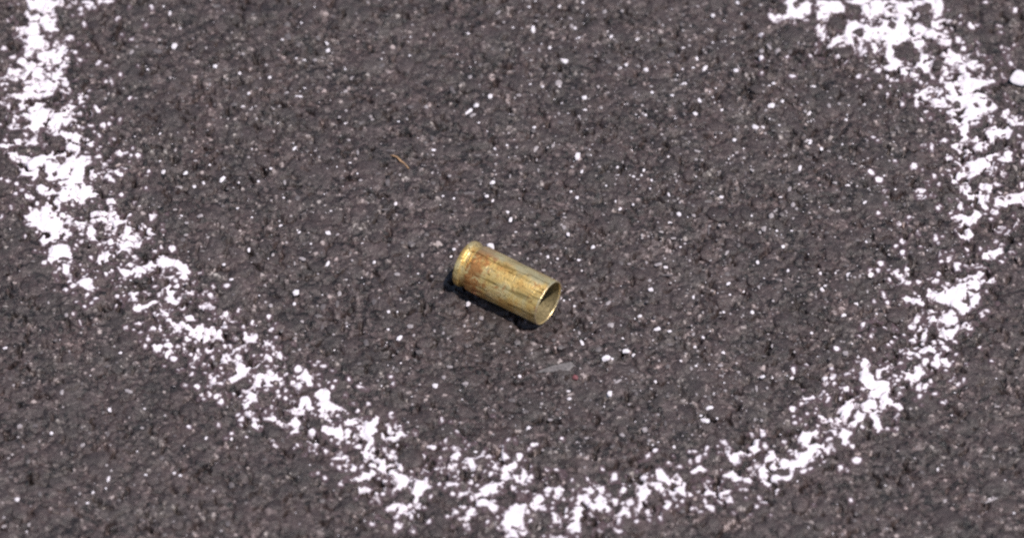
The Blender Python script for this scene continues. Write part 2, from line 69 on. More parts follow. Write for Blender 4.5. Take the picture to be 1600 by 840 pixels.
PAINT_DOTS = """-1068,619,8,5 -1088,644,5,7 -1086,733,3,4 -991,685,4,5 -921,719,4,8 -850,737,5,7 -826,774,3,5 -779,771,4,7 -788,713,4,5 -911,657,4,5 -934,628,4,5 -922,610,8,3 -883,600,4,8 -817,672,4,5 -796,590,4,5 -835,565,4,7 -838,687,3,4 -866,591,3,4 -893,446,6,8 -956,497,4,5 -935,486,3,4 -914,409,4,5 -906,406,4,5 -890,411,6,4 -863,414,6,6 -850,417,4,5 -865,544,5,5 -853,544,4,7 -811,494,4,5 -983,356,5,7 -974,390,4,5 -880,393,3,4 -869,380,4,5 -838,367,7,6 -823,331,10,7 -811,333,6,6 -797,348,3,4 -784,325,6,7 -799,322,3,4 -843,317,5,7 -867,322,7,8 -894,333,3,4 -828,430,3,8 -1065,369,4,5 -1072,427,3,4 -1083,535,5,6 -1040,175,4,5 -1053,251,4,5 -1034,242,4,5 -1034,212,4,6 -1020,222,6,7 -986,184,4,5 -1004,240,6,3 -1059,146,5,7 -1003,88,4,5 -776,266,4,5 -760,277,4,5 -763,228,4,5 -814,208,6,5 -745,148,6,9 -795,148,6,5 -856,180,3,4 -833,172,4,5 -824,166,4,5 -913,183,4,5 -700,56,7,11 -745,146,4,11 -887,116,4,5 -889,75,4,5 -866,30,4,6 -855,-2,4,5 -722,109,4,5 -983,50,2,3 -960,15,5,7 -930,0,4,5 -937,-12,4,5 -1003,89,4,5 -866,31,4,5 -855,-3,4,5 -911,-61,3,4 -867,-72,4,6 -857,-94,4,6 -871,-106,4,6 -850,-85,6,5 -805,-103,4,5 -875,-151,4,6 -784,-163,4,6 -892,-125,3,4 -796,-95,3,7 -753,-177,4,5 -679,-82,4,7 -670,-109,4,5 -640,-9,4,3 -647,-39,3,4 -611,-53,3,7 -802,-89,2,3 -755,-151,8,5 -657,-195,7,9 -641,-203,4,5 -652,-180,5,4 -660,-230,4,5 -612,-224,9,10 -736,-195,5,5 -643,-263,8,9 -643,-291,4,5 -527,-151,4,5 -546,-161,4,5 -558,-119,2,5 -494,-134,4,5 -478,-191,4,4 -480,-155,3,4 -534,-222,6,6 -565,-229,5,6 -554,-223,5,7 -579,-212,6,5 -554,-241,6,7 -586,-315,5,5 -431,-278,7,11 -429,-322,7,12 -440,-311,5,5 -541,-411,6,8 -547,-397,4,5 -525,-401,7,6 -583,-361,7,9 -591,-346,8,6 -607,-344,6,5 -622,-344,4,4 -616,-356,4,4 -559,-340,4,5 -643,-290,4,5 -586,-316,6,5 -390,-256,4,5 -470,-338,4,7 -453,-337,4,5 -468,-351,6,4 -454,-356,4,5 -438,-367,6,5 -481,-376,4,5 -432,-342,4,5 -455,-290,4,5 -388,-294,4,8 -492,-392,3,6 -643,-431,4,5 -585,-425,4,4 -656,-319,6,3 -398,-448,7,9 -558,-446,4,4 -569,-460,4,5 -328,-303,4,6 -355,-310,4,4 -302,-327,10,4 -360,-326,4,5 -244,-296,5,4 -240,-314,4,6 -358,-394,4,5 -347,-401,4,5 -397,-448,7,11 -389,-294,4,5 -473,-337,3,5 -303,-480,6,5 -424,-479,5,5 -340,-538,6,9 -308,-480,6,5 -346,-472,4,5 -297,-537,4,8 -273,-490,6,8 -259,-503,4,5 -254,-489,3,8 -193,-445,4,6 -108,-445,5,6 -132,-467,2,6 -140,-414,4,5 -232,-426,3,8 -369,-565,4,6 -384,-551,4,5 -395,-553,2,3 -338,-581,4,5 -398,-448,7,11 -175,-504,4,8 -165,-509,4,4 -111,-651,4,9 -164,-674,6,5 -195,-699,6,8 -226,-663,6,7 -225,-683,6,8 -220,-689,5,5 -229,-698,4,5 -274,-683,6,5 -198,-664,3,4 -144,-581,4,5 -143,-555,3,4 -165,-541,5,5 -148,-537,5,5 -58,-570,4,5 -42,-554,4,5 -104,-549,5,6 -100,-603,6,6 -89,-602,3,4 -79,-614,3,7 -28,-666,4,5 -48,-680,2,5 -26,-691,3,4 -199,-572,3,7 -240,-597,3,4 -166,-542,6,5 -149,-538,4,5 -174,-503,5,6 -104,-549,5,5 -96,-539,5,5 -42,-553,4,5 -57,-569,4,5 -68,-583,4,5 15,-507,7,8 45,-478,7,5 34,-488,3,4 37,-562,4,5 -132,-468,3,7 99,-460,4,5 102,-557,4,5 96,-543,6,4 118,-573,3,4 70,-595,7,9 -112,-651,4,9 -101,-603,6,5 -89,-600,4,4 -63,-508,14,4 -48,-508,6,4 -56,-494,2,7 233,-627,9,11 210,-675,4,9 201,-559,6,12 154,-597,7,8 150,-569,3,7 118,-572,3,4 179,-540,4,5 101,-557,4,5 96,-544,5,3 38,-561,4,5 71,-595,7,9 201,-670,2,3 166,-700,6,7 96,-715,10,5 78,-713,4,5 62,-714,4,4 -28,-666,4,5 -48,-680,3,4 244,-676,3,4 209,-700,8,4 31,-649,4,7 78,-644,6,4 202,-559,6,12 304,-633,8,12 290,-660,4,18 324,-640,4,5 334,-626,4,5 321,-621,4,4 390,-640,6,9 380,-624,4,5 370,-652,4,5 381,-581,3,8 404,-574,7,8 266,-549,4,5 351,-606,7,5 284,-491,6,6 270,-506,4,8 353,-523,4,5 369,-515,6,10 332,-535,6,4 311,-526,6,4 352,-493,3,4 387,-491,3,4 383,-506,4,5 180,-540,4,5 163,-580,4,5 155,-599,6,6 354,-641,3,5 244,-675,4,5 435,-652,4,4 209,-678,5,9 464,-571,9,9 630,-464,6,5 625,-492,7,9 638,-490,4,5 676,-481,5,5 650,-536,5,9 662,-540,3,4 577,-545,8,6 591,-542,4,5 541,-471,5,6 499,-451,6,6 487,-613,4,5 666,-622,4,5 404,-575,6,7 386,-490,3,7 454,-592,8,3 496,-627,7,4 381,-581,2,7 565,-454,2,3 682,-519,10,8 562,-381,8,8 645,-295,6,8 643,-276,5,5 594,-262,4,5 648,-317,4,5 589,-398,4,5 575,-412,4,5 659,-356,6,7 619,-348,4,9 625,-338,4,5 633,-358,4,8 765,-412,4,5 765,-435,4,6 769,-401,3,6 759,-300,3,4 567,-278,4,9 785,-262,6,8 788,-286,3,7 803,-320,4,8 767,-322,5,9 783,-326,7,5 813,-159,7,10 856,-119,8,4 835,-124,3,4 873,-281,6,5 834,-257,7,11 786,-262,6,8 896,-201,6,5 761,-212,5,4 778,-164,4,8 712,-156,4,8 727,-185,4,5 703,-185,4,5 957,-130,4,8 968,-118,4,4 945,-219,4,3 967,-255,4,5 916,-263,3,4 896,-316,4,5 755,-252,8,4 764,-267,8,5 1006,19,6,5 811,1,6,9 758,15,7,8 751,-4,6,7 737,-9,6,10 804,43,5,8 773,-34,4,5 814,-40,4,5 832,-38,5,5 759,-68,4,8 738,-92,4,5 766,-91,4,5 874,-16,4,5 970,-62,4,5 957,-128,4,9 967,-118,5,3 884,19,6,5 1026,47,2,3 1002,160,8,11 1006,116,10,13 851,221,10,7 852,205,11,8 876,211,6,4 869,235,4,3 804,127,7,8 815,131,4,5 823,146,4,5 807,79,6,8 791,63,4,6 804,44,4,8 818,97,4,5 839,102,3,7 875,86,5,9 879,71,2,3 884,172,4,5 760,157,4,5 776,185,2,4 778,221,4,5 934,72,4,6 1010,68,5,3 998,78,4,5 907,52,3,4 937,53,4,4 1040,153,2,3 953,183,6,5 933,187,3,5 1028,273,6,9 1013,288,3,6 1012,242,8,5 1072,315,5,13 1064,239,5,9 1068,378,4,5 1075,356,3,8 917,318,8,7 914,282,4,5 841,292,8,9 908,367,9,6 882,349,4,11 866,356,6,5 766,253,8,9 751,273,6,7 866,249,6,4 869,235,4,3 761,380,4,5 770,368,4,4 803,308,4,5 777,221,4,5 930,395,4,5 781,578,7,6 870,541,4,5 827,476,5,6 797,505,4,7 843,506,4,5 876,451,5,6 783,530,4,5 1047,558,4,8 1039,542,5,4 1064,603,4,13 1063,476,4,5 1010,426,4,6 884,436,4,5 828,490,2,3 829,507,2,3 958,671,6,10 967,662,4,5 968,644,7,7 966,724,4,5 989,713,9,7 1001,716,6,6 933,697,4,5 947,706,3,4 1049,713,6,5 1051,692,5,4 1079,653,5,6 1062,644,6,3 1053,631,3,5 1061,621,2,5 1064,603,4,12 1011,622,3,4 1089,763,8,6 999,663,3,6 997,632,3,8 1024,789,5,4 698,621,7,7 711,608,6,9 739,562,6,7 781,578,8,7 597,558,8,7 534,685,6,7 529,615,9,9 600,693,4,5 639,621,4,5 663,622,4,5 619,603,4,5 680,678,4,5 532,574,4,5 589,621,4,5 652,632,3,6 653,657,3,5"""
GRAINS = """-724,654,79,135,2 -634,589,66,67,2 -580,570,46,72,2 -516,552,46,72,2 -559,506,46,63,2 -503,514,39,54,2 -452,499,118,45,2 -394,640,59,81,2 -396,657,33,45,2 -445,610,46,63,2 -421,608,53,63,1 -341,557,46,108,1 -356,581,33,45,2 -352,419,53,72,2 -365,439,46,54,1 -351,458,39,54,1 -299,442,53,54,1 -354,514,66,54,1 -318,770,39,54,2 -475,768,39,81,1 -706,462,66,72,2 -788,713,39,45,2 -714,709,26,54,2 -738,751,33,112,2 -778,773,59,90,2 -754,775,39,45,2 -622,760,33,54,1 -640,652,33,63,1 -575,625,46,54,1 -610,551,59,63,1 -675,550,33,54,1 -643,535,26,81,1 -728,557,39,63,1 -796,589,46,63,2 -638,775,131,72,0 -759,635,131,90,0 -484,716,79,99,0 -493,473,53,63,1 -479,512,66,54,1 -542,468,39,36,1 -503,398,39,63,1 -481,679,85,126,0 -510,428,39,108,0 -540,406,118,81,0 -590,475,112,72,0 -418,681,46,63,1 -452,523,112,63,0 -818,674,53,81,2 -812,494,46,63,2 -742,392,33,63,2 -814,632,66,135,1 -89,559,59,90,1 -76,475,79,108,2 -46,497,59,90,2 -91,456,148,54,2 -83,442,99,63,1 -12,480,112,90,1 14,505,79,63,1 -7,459,66,54,0 111,608,138,81,2 46,704,53,135,2 40,723,33,72,1 53,732,46,36,1 81,647,46,63,2 58,640,33,54,1 99,538,99,108,1 101,528,39,54,2 65,528,39,45,2 106,479,33,36,2 154,494,72,81,2 152,459,118,54,2 142,435,39,63,1 47,405,49,67,2 24,559,39,54,2 213,679,39,63,2 200,756,66,90,1 153,789,39,63,2 112,713,39,63,1 129,711,53,81,1 126,736,39,90,1 90,747,53,81,1 -17,726,46,45,1 -29,756,33,153,1 -65,564,46,99,0 -67,598,85,81,0 -200,753,33,81,1 -272,751,46,45,1 -168,685,33,63,1 -315,707,39,54,1 -181,463,53,99,1 -240,428,39,45,2 -222,435,33,54,1 -222,572,39,72,0 -126,516,59,135,0 -277,591,79,108,0 31,630,112,45,0 74,613,53,108,0 182,630,46,63,0 189,463,46,81,1 -19,394,33,54,1 -7,394,33,54,1 271,674,46,117,2 270,692,33,45,1 244,594,46,72,2 232,581,39,45,2 286,579,66,81,2 297,511,46,54,2 364,583,39,45,2 367,538,72,63,2 349,551,46,54,1 340,502,53,45,2 395,617,39,72,2 412,586,53,126,2 478,574,66,99,2 484,593,26,112,1 434,530,33,72,2 397,486,85,63,2 389,450,59,81,2 445,459,46,63,2 348,407,33,63,2 381,672,46,54,1 368,696,39,81,1 292,672,39,54,1 268,640,33,63,1 237,756,46,54,1 433,747,59,72,2 488,786,53,81,2 401,771,46,63,1 480,702,33,72,1 324,712,39,63,1 342,623,99,108,0 530,613,79,108,2 535,637,59,90,1 551,654,66,153,1 569,642,79,135,1 536,685,46,63,2 597,555,79,63,2 557,540,59,54,2 640,531,92,63,2 549,470,99,90,2 573,486,53,72,2 537,456,46,63,1 630,454,66,99,2 620,454,46,72,1 589,620,39,54,2 619,603,39,63,1 638,620,46,45,2 570,584,46,54,1 532,574,39,54,1 505,559,33,54,1 627,664,46,63,1 615,663,33,54,1 513,406,72,99,2 530,411,46,108,2 535,392,53,72,1 476,404,33,63,1 276,475,39,54,1 244,479,39,45,1 276,447,39,54,1 365,482,33,81,1 534,514,33,45,1 505,530,26,45,1 600,691,33,54,1 317,726,53,90,0 422,647,66,45,0 -783,325,59,81,2 -729,275,59,99,2 -682,272,59,90,2 -776,265,39,54,2 -760,276,39,54,2 -763,228,39,54,2 -738,308,33,45,2 -694,235,99,63,1 -662,232,53,72,2 -644,243,39,63,2 -605,251,53,117,2 -592,265,33,81,0 -629,319,33,54,1 -700,171,53,36,1 -686,147,46,63,2 -647,147,92,63,1 -673,127,59,54,1 -745,149,53,108,2 -699,56,66,99,2 -499,196,53,54,1 -479,125,39,63,2 -482,136,33,45,1 -440,105,46,54,2 -380,99,72,72,2 -360,97,59,54,1 -542,55,39,81,2 -500,78,46,45,1 -466,77,39,54,1 -592,16,46,54,2 -378,13,46,108,2 -431,25,99,54,1 -447,16,26,72,1 -323,272,23,36,2 -457,345,39,90,2 -324,338,39,117,1 -446,199,66,108,0 -474,244,33,90,1 -475,199,33,36,2 -466,189,26,72,0 -283,19,46,63,2 -376,50,46,45,1 -333,45,39,54,0 -299,145,39,63,0 -552,316,39,45,1 -664,310,59,36,1 -707,340,39,45,1 -508,160,118,36,0 -458,151,46,36,1 138,322,72,126,2 146,279,39,72,2 135,203,66,63,2 123,223,46,45,2 111,307,39,63,1 126,293,46,45,1 49,344,59,108,1 52,314,26,63,1 55,281,33,90,1 86,352,53,99,1 -36,345,33,54,2 10,346,33,54,1 -34,299,39,54,1 -37,281,46,36,1 -4,261,26,81,1 -41,247,72,72,2 -67,197,92,54,2 -52,206,53,63,2 -40,196,33,54,2 -33,177,33,45,2 -90,214,164,63,0 -121,197,33,45,2 -9,159,46,45,2 -3,140,46,90,2 66,170,39,90,1 108,159,46,45,1 48,126,39,54,1 108,115,53,90,1 116,93,46,63,2 167,62,59,81,2 74,38,39,72,2 59,43,33,45,1 33,32,33,54,1 81,60,85,72,0 -119,55,46,54,2 -126,43,39,54,2 -242,186,46,63,2 -241,154,46,54,1 -167,274,46,45,1 -234,272,39,63,1 -259,244,72,126,0 -130,263,53,54,1 -184,38,39,90,1 -205,70,79,108,0 -254,67,46,63,0 -177,96,59,72,0 -72,326,112,45,0 -42,324,99,54,0 102,215,131,36,0 -73,136,59,63,0 -168,373,46,108,0 -182,364,59,63,0 -119,338,46,72,0 -264,169,118,36,0 -254,342,131,45,0 53,235,53,54,0 94,249,66,72,0 3,69,85,36,0 145,175,46,72,0 183,289,53,45,1 333,341,53,90,2 252,342,39,63,2 276,285,33,81,2 275,305,39,54,1 221,293,39,54,2 254,265,39,45,2 261,256,39,45,1 341,275,46,63,1 343,250,33,54,1 313,210,72,81,2 326,212,33,81,2 294,198,46,54,2 215,192,26,54,2 224,172,53,45,2 252,183,33,45,2 347,153,53,81,2 326,132,66,81,2 312,135,39,45,1 282,95,46,45,1 334,90,79,54,1 325,55,46,54,1 365,24,39,63,1 301,11,112,63,1 316,9,59,54,2 436,206,53,72,2 418,219,46,45,1 468,367,49,67,2 472,336,39,72,1 513,326,46,63,2 486,316,39,54,1 483,298,26,117,1 489,277,33,99,0 504,278,39,54,1 552,325,33,54,1 571,326,33,45,1 603,288,46,117,2 579,228,46,99,1 628,369,46,54,2 584,182,66,117,1 591,170,39,54,1 616,159,46,45,1 537,147,72,81,1 521,111,66,90,1 557,61,66,54,2 505,18,46,72,2 510,36,46,54,1 555,93,33,72,0 443,45,53,108,1 407,113,33,225,0 390,335,92,45,1 406,317,59,99,0 386,316,53,54,1 377,150,53,54,1 282,324,66,90,0 461,258,99,63,0 409,191,131,72,0 -441,-68,79,117,2 -353,-68,59,90,1 -444,-98,46,54,2 -503,-94,39,63,1 -492,-103,53,72,1 -495,-134,46,54,2 -481,-156,33,63,2 -501,-7,33,63,1 -506,-43,46,63,1 -575,-30,66,54,2 -236,-17,85,81,1 -164,-20,39,54,1 -281,-91,85,135,0 -271,-83,33,54,1 -251,-122,46,63,2 -252,-167,46,54,2 -228,-193,66,90,2 -206,-161,79,81,1 -199,-183,39,54,1 -157,-171,33,72,1 -336,-149,39,54,1 -337,-212,53,54,2 -360,-219,33,54,2 -362,-182,46,45,1 -390,-256,39,63,2 -427,-146,46,54,1 -439,-193,59,45,1 -329,-303,46,72,2 -385,-107,72,117,0 -296,-206,72,135,0 -357,-98,46,135,0 -394,-133,99,63,0 -244,-298,59,54,1 -241,-314,33,72,1 -154,-323,72,90,2 -137,-303,53,63,1 -239,-235,59,36,1 -160,-197,66,90,0 -186,-230,112,90,0 -232,-278,66,90,0 -190,-275,53,36,0 -302,-327,131,54,1 -380,-329,85,63,2 -525,-150,39,54,2 -569,-72,46,54,0 -385,-160,46,108,0 -89,-94,66,108,2 -139,-177,33,63,1 -130,-191,33,63,1 -97,-156,33,54,1 -62,-136,66,81,1 -3,-162,33,45,1 -125,-271,79,54,1 -93,-314,85,63,1 -199,-368,33,90,1 -141,-415,46,54,1 -6,-229,39,54,1 12,-258,33,72,1 91,-175,46,81,2 141,-202,46,108,2 196,-98,46,108,1 200,-158,99,81,1 231,-226,112,81,2 246,-235,46,63,2 190,-249,131,99,2 212,-312,46,135,1 196,-346,59,81,2 170,-373,39,54,1 234,-367,39,45,1 112,-334,79,45,2 115,-359,59,63,2 77,-409,66,45,1 33,-431,53,81,2 24,-391,59,63,0 136,-177,39,63,1 244,-334,66,45,0 -44,-195,39,72,1 -145,-236,46,108,0 -92,-212,53,72,0 10,-204,79,90,0 42,-203,85,54,0 231,-127,164,99,0 -239,-271,33,81,1 0,-361,99,72,0 97,-217,72,72,0 175,-221,85,99,0 239,-29,46,63,2 284,-60,66,63,2 395,-35,46,63,2 442,-46,39,72,2 370,-80,33,63,2 474,-56,33,54,2 472,-109,26,72,1 470,-131,26,45,1 489,-121,46,63,2 389,-119,33,54,1 377,-136,59,45,1 260,-133,66,54,2 321,-132,59,45,1 295,-169,92,63,2 368,-178,39,81,1 370,-212,46,81,2 375,-228,39,36,1 427,-233,46,72,2 429,-195,59,54,1 288,-306,46,72,2 297,-249,33,45,1 504,-299,66,54,2 491,-331,33,108,1 565,-280,46,108,1 594,-262,39,54,2 608,-175,46,54,2 632,-11,46,63,2 566,-7,39,54,2 635,-54,53,81,2 621,-72,39,54,1 559,-58,33,54,1 532,-93,39,45,1 626,-116,53,36,1 413,-275,46,90,1 423,-296,39,54,1 428,-337,39,45,1 321,-206,112,63,0 320,-20,145,45,0 314,-65,59,72,0 235,-118,131,45,0 550,-129,39,90,0 544,-29,85,45,0 417,-103,59,81,0 430,-65,59,36,0 311,-351,66,63,0 571,-228,33,45,1 526,-215,26,63,1 629,-303,66,81,2 642,22,39,54,2 700,-96,79,72,2 675,-128,72,63,2 731,77,33,63,2 758,13,79,81,2 691,-14,85,81,2 734,-10,112,99,2 750,-4,59,72,2 713,-22,39,81,1 702,-27,46,63,1 674,-234,72,108,1 712,-153,46,72,1 738,-91,39,54,1 758,-69,39,72,1 395,-381,99,72,2 377,-400,39,45,2 386,-416,125,81,2 561,-381,79,81,2 596,-356,112,117,2 621,-344,59,108,1 322,-482,39,54,2 283,-491,46,63,2 271,-505,33,63,2 219,-449,53,90,1 265,-436,79,99,1 273,-467,46,63,1 292,-398,39,45,1 206,-432,39,72,1 148,-458,46,45,1 136,-501,39,54,1 347,-446,59,54,0 590,-398,53,63,1 498,-415,33,63,1 484,-412,33,63,1 540,-470,46,63,2 575,-412,39,45,1 214,-478,39,45,1 306,-419,33,108,0 322,-438,33,108,0 -1024,-221,59,45,2 -791,-233,46,45,2 -903,-340,59,90,1 -804,-386,46,72,2 -864,-316,33,108,0 -768,-339,112,63,1 -982,-312,53,36,1 -1001,-320,39,45,1 -935,-62,39,45,1 -945,-96,33,54,1 -910,-62,33,45,1 -934,-84,39,45,1 -907,-129,53,72,1 -655,-319,66,36,0 -804,-218,26,45,1 -898,-376,33,45,1 -1010,-304,39,54,0 -951,-228,46,63,0 -735,-278,53,63,0 -981,-427,79,81,1 -917,-445,53,63,2 -796,-568,39,99,2 -825,-599,39,63,2 -851,-603,46,63,1 -667,-550,39,54,2 -655,-557,43,58,2 -974,-616,72,72,2 -946,-683,46,63,1 -994,-685,79,54,1 -996,-665,39,54,1 -992,-498,39,45,1 -971,-480,39,45,1 -851,-480,72,72,1 -767,-483,59,72,0 -768,-458,59,63,0 -804,-448,46,108,0 -952,-571,53,45,0 -792,-545,33,45,1 -693,-400,39,45,1 -737,-432,46,45,1 -642,-432,39,54,1 -739,-651,39,63,0 -704,-639,46,54,0 -662,-677,33,45,1 -569,-699,39,45,1 -556,-683,66,99,0 -588,-598,59,45,1 -583,-523,99,45,1 -540,-534,39,45,0 -608,-462,33,63,2 -570,-461,39,54,2 -558,-462,33,63,2 -546,-484,33,45,1 -990,-559,59,54,0 -929,-607,53,81,0 -857,-628,33,45,1 -946,-634,33,45,1 -552,-586,79,99,0 842,-539,33,72,2 942,-622,197,36,1 667,-622,33,54,1 790,-582,33,63,1 627,-705,26,54,1 687,-705,26,45,1 851,-621,46,63,1 808,-677,66,72,0 742,-537,53,81,0 699,-611,59,63,0 577,-654,39,90,1 899,-528,99,108,0 675,-654,46,63,0 754,-661,33,45,0 808,-514,39,45,0 775,-511,33,54,0 897,-415,33,45,0 901,-619,46,72,0 998,-491,39,63,0 939,-507,99,63,0 906,-597,66,63,0 971,-374,66,36,1 834,-444,53,36,0 864,-438,79,36,0 992,-376,46,45,0 706,431,46,63,2 650,345,46,72,2 665,338,59,54,1 688,319,59,63,1 667,265,26,54,1 732,301,59,45,2 717,299,85,27,1 750,273,59,63,2 767,251,66,81,2 701,242,79,63,2 674,243,66,54,1 646,314,26,45,1 733,187,46,72,2 637,149,59,81,0 676,166,66,45,1 803,128,79,90,2 827,475,46,72,2 693,475,39,63,1 762,380,39,45,1 748,371,39,54,1 777,221,33,63,1 760,159,39,63,1 671,470,53,81,1 568,352,66,36,0 803,394,99,54,0 816,182,46,81,0"""

# ------------------------------------------------------------------ helpers
def link(o, parent=None):
    scene.collection.objects.link(o)
    if parent is not None:
        o.parent = parent
    return o

def mesh_from(name, verts, faces, smooth=True):
    me = bpy.data.meshes.new(name)
    me.from_pydata([tuple(v) for v in verts], [], faces)
    me.polygons.foreach_set("use_smooth", [smooth] * len(me.polygons))
    me.update()
    return me

def grid_mesh(name, P, quads):
    """P (n,3) float array, quads (m,4) int array -> smooth mesh, fast."""
    me = bpy.data.meshes.new(name)
    me.vertices.add(len(P))
    me.vertices.foreach_set("co", P.astype(np.float32).ravel())
    m = len(quads)
    me.loops.add(m * 4)
    me.loops.foreach_set("vertex_index", quads.astype(np.int32).ravel())
    me.polygons.add(m)
    me.polygons.foreach_set("loop_start", np.arange(0, m * 4, 4, dtype=np.int32))
    me.polygons.foreach_set("use_smooth", np.ones(m, dtype=bool))
    me.update(calc_edges=True)
    me.validate()
    return me

def add_attr(me, name, values):
    a = me.attributes.new(name, 'FLOAT', 'POINT')
    a.data.foreach_set("value", values.astype(np.float32).ravel())

class Nodes:
    def __init__(self, name):
        self.m = bpy.data.materials.new(name)
        self.m.use_nodes = True
        self.t = self.m.node_tree
        self.t.nodes.clear()
        self.out = self.t.nodes.new("ShaderNodeOutputMaterial")
        self.b = self.t.nodes.new("ShaderNodeBsdfPrincipled")
        self.t.links.new(self.b.outputs[0], self.out.inputs['Surface'])
    def n(self, kind, **kw):
        x = self.t.nodes.new(kind)
        for k, v in kw.items():
            if k in x.inputs:
                x.inputs[k].default_value = v
            else:
                setattr(x, k, v)
        return x
    def l(self, a, b):
        self.t.links.new(a, b)
    def noise(self, vec, scale, detail=3.0, rough=0.55, dist=0.0):
        x = self.n("ShaderNodeTexNoise")
        x.inputs['Scale'].default_value = scale
        x.inputs['Detail'].default_value = detail
        x.inputs['Roughness'].default_value = rough
        x.inputs['Distortion'].default_value = dist
        if vec is not None:
            self.l(vec, x.inputs['Vector'])
        return x
    def ramp(self, fac, stops):
        r = self.n("ShaderNodeValToRGB")
        el = r.color_ramp.elements
        while len(el) > 1:
            el.remove(el[-1])
        el[0].position = stops[0][0]
        el[0].color = (*stops[0][1], 1.0)
        for p, c in stops[1:]:
            e = el.new(p)
            e.color = (*c, 1.0)
        self.l(fac, r.inputs[0])
        return r
    def mix(self, fac, a, b, blend='MIX'):
        x = self.n("ShaderNodeMix", data_type='RGBA', blend_type=blend)
        if isinstance(fac, (int, float)):
            x.inputs[0].default_value = fac
        else:
            self.l(fac, x.inputs[0])
        for s, v in ((6, a), (7, b)):
            if isinstance(v, tuple):
                x.inputs[s].default_value = (*v, 1.0)
            else:
                self.l(v, x.inputs[s])
        return x.outputs[2]
    def math(self, op, a, b=None, c=None):
        x = self.n("ShaderNodeMath", operation=op)
        for i, v in enumerate((a, b, c)):
            if v is None:
                continue
            if isinstance(v, (int, float)):
                x.inputs[i].default_value = v
            else:
                self.l(v, x.inputs[i])
        return x.outputs[0]
    def bump(self, height, strength, dist, normal=None):
        x = self.n("ShaderNodeBump")
        x.inputs['Strength'].default_value = strength
        x.inputs['Distance'].default_value = dist
        self.l(height, x.inputs['Height'])
        if normal is not None:
            self.l(normal, x.inputs['Normal'])
        return x.outputs[0]

def smooth01(t):
    t = np.clip(t, 0.0, 1.0)
    return t * t * (3.0 - 2.0 * t)

def hash2(ix, iy, seed):
    h = (ix.astype(np.int64) * 374761393 + iy.astype(np.int64) * 668265263 + seed * 1442695041) & 0xFFFFFFFF
    h = ((h ^ (h >> 13)) * 1274126177) & 0xFFFFFFFF
    h = h ^ (h >> 16)
    return (h & 0xFFFFFF) / float(0xFFFFFF)

def vnoise(X, Y, size, seed):
    """value noise in 0..1, X and Y in mm."""
    x = X / size; y = Y / size
    ix = np.floor(x); iy = np.floor(y)
    fx = smooth01(x - ix); fy = smooth01(y - iy)
    ix = ix.astype(np.int64); iy = iy.astype(np.int64)
    a = hash2(ix, iy, seed); b = hash2(ix + 1, iy, seed)
    c = hash2(ix, iy + 1, seed); d = hash2(ix + 1, iy + 1, seed)
    return (a * (1 - fx) + b * fx) * (1 - fy) + (c * (1 - fx) + d * fx) * fy

def fbm(X, Y, size, seed, octaves=3):
    s = np.zeros_like(X); w = 1.0; tot = 0.0
    for k in range(octaves):
        s += w * vnoise(X, Y, size / 2 ** k, seed + 17 * k)
        tot += w; w *= 0.55
    return s / tot

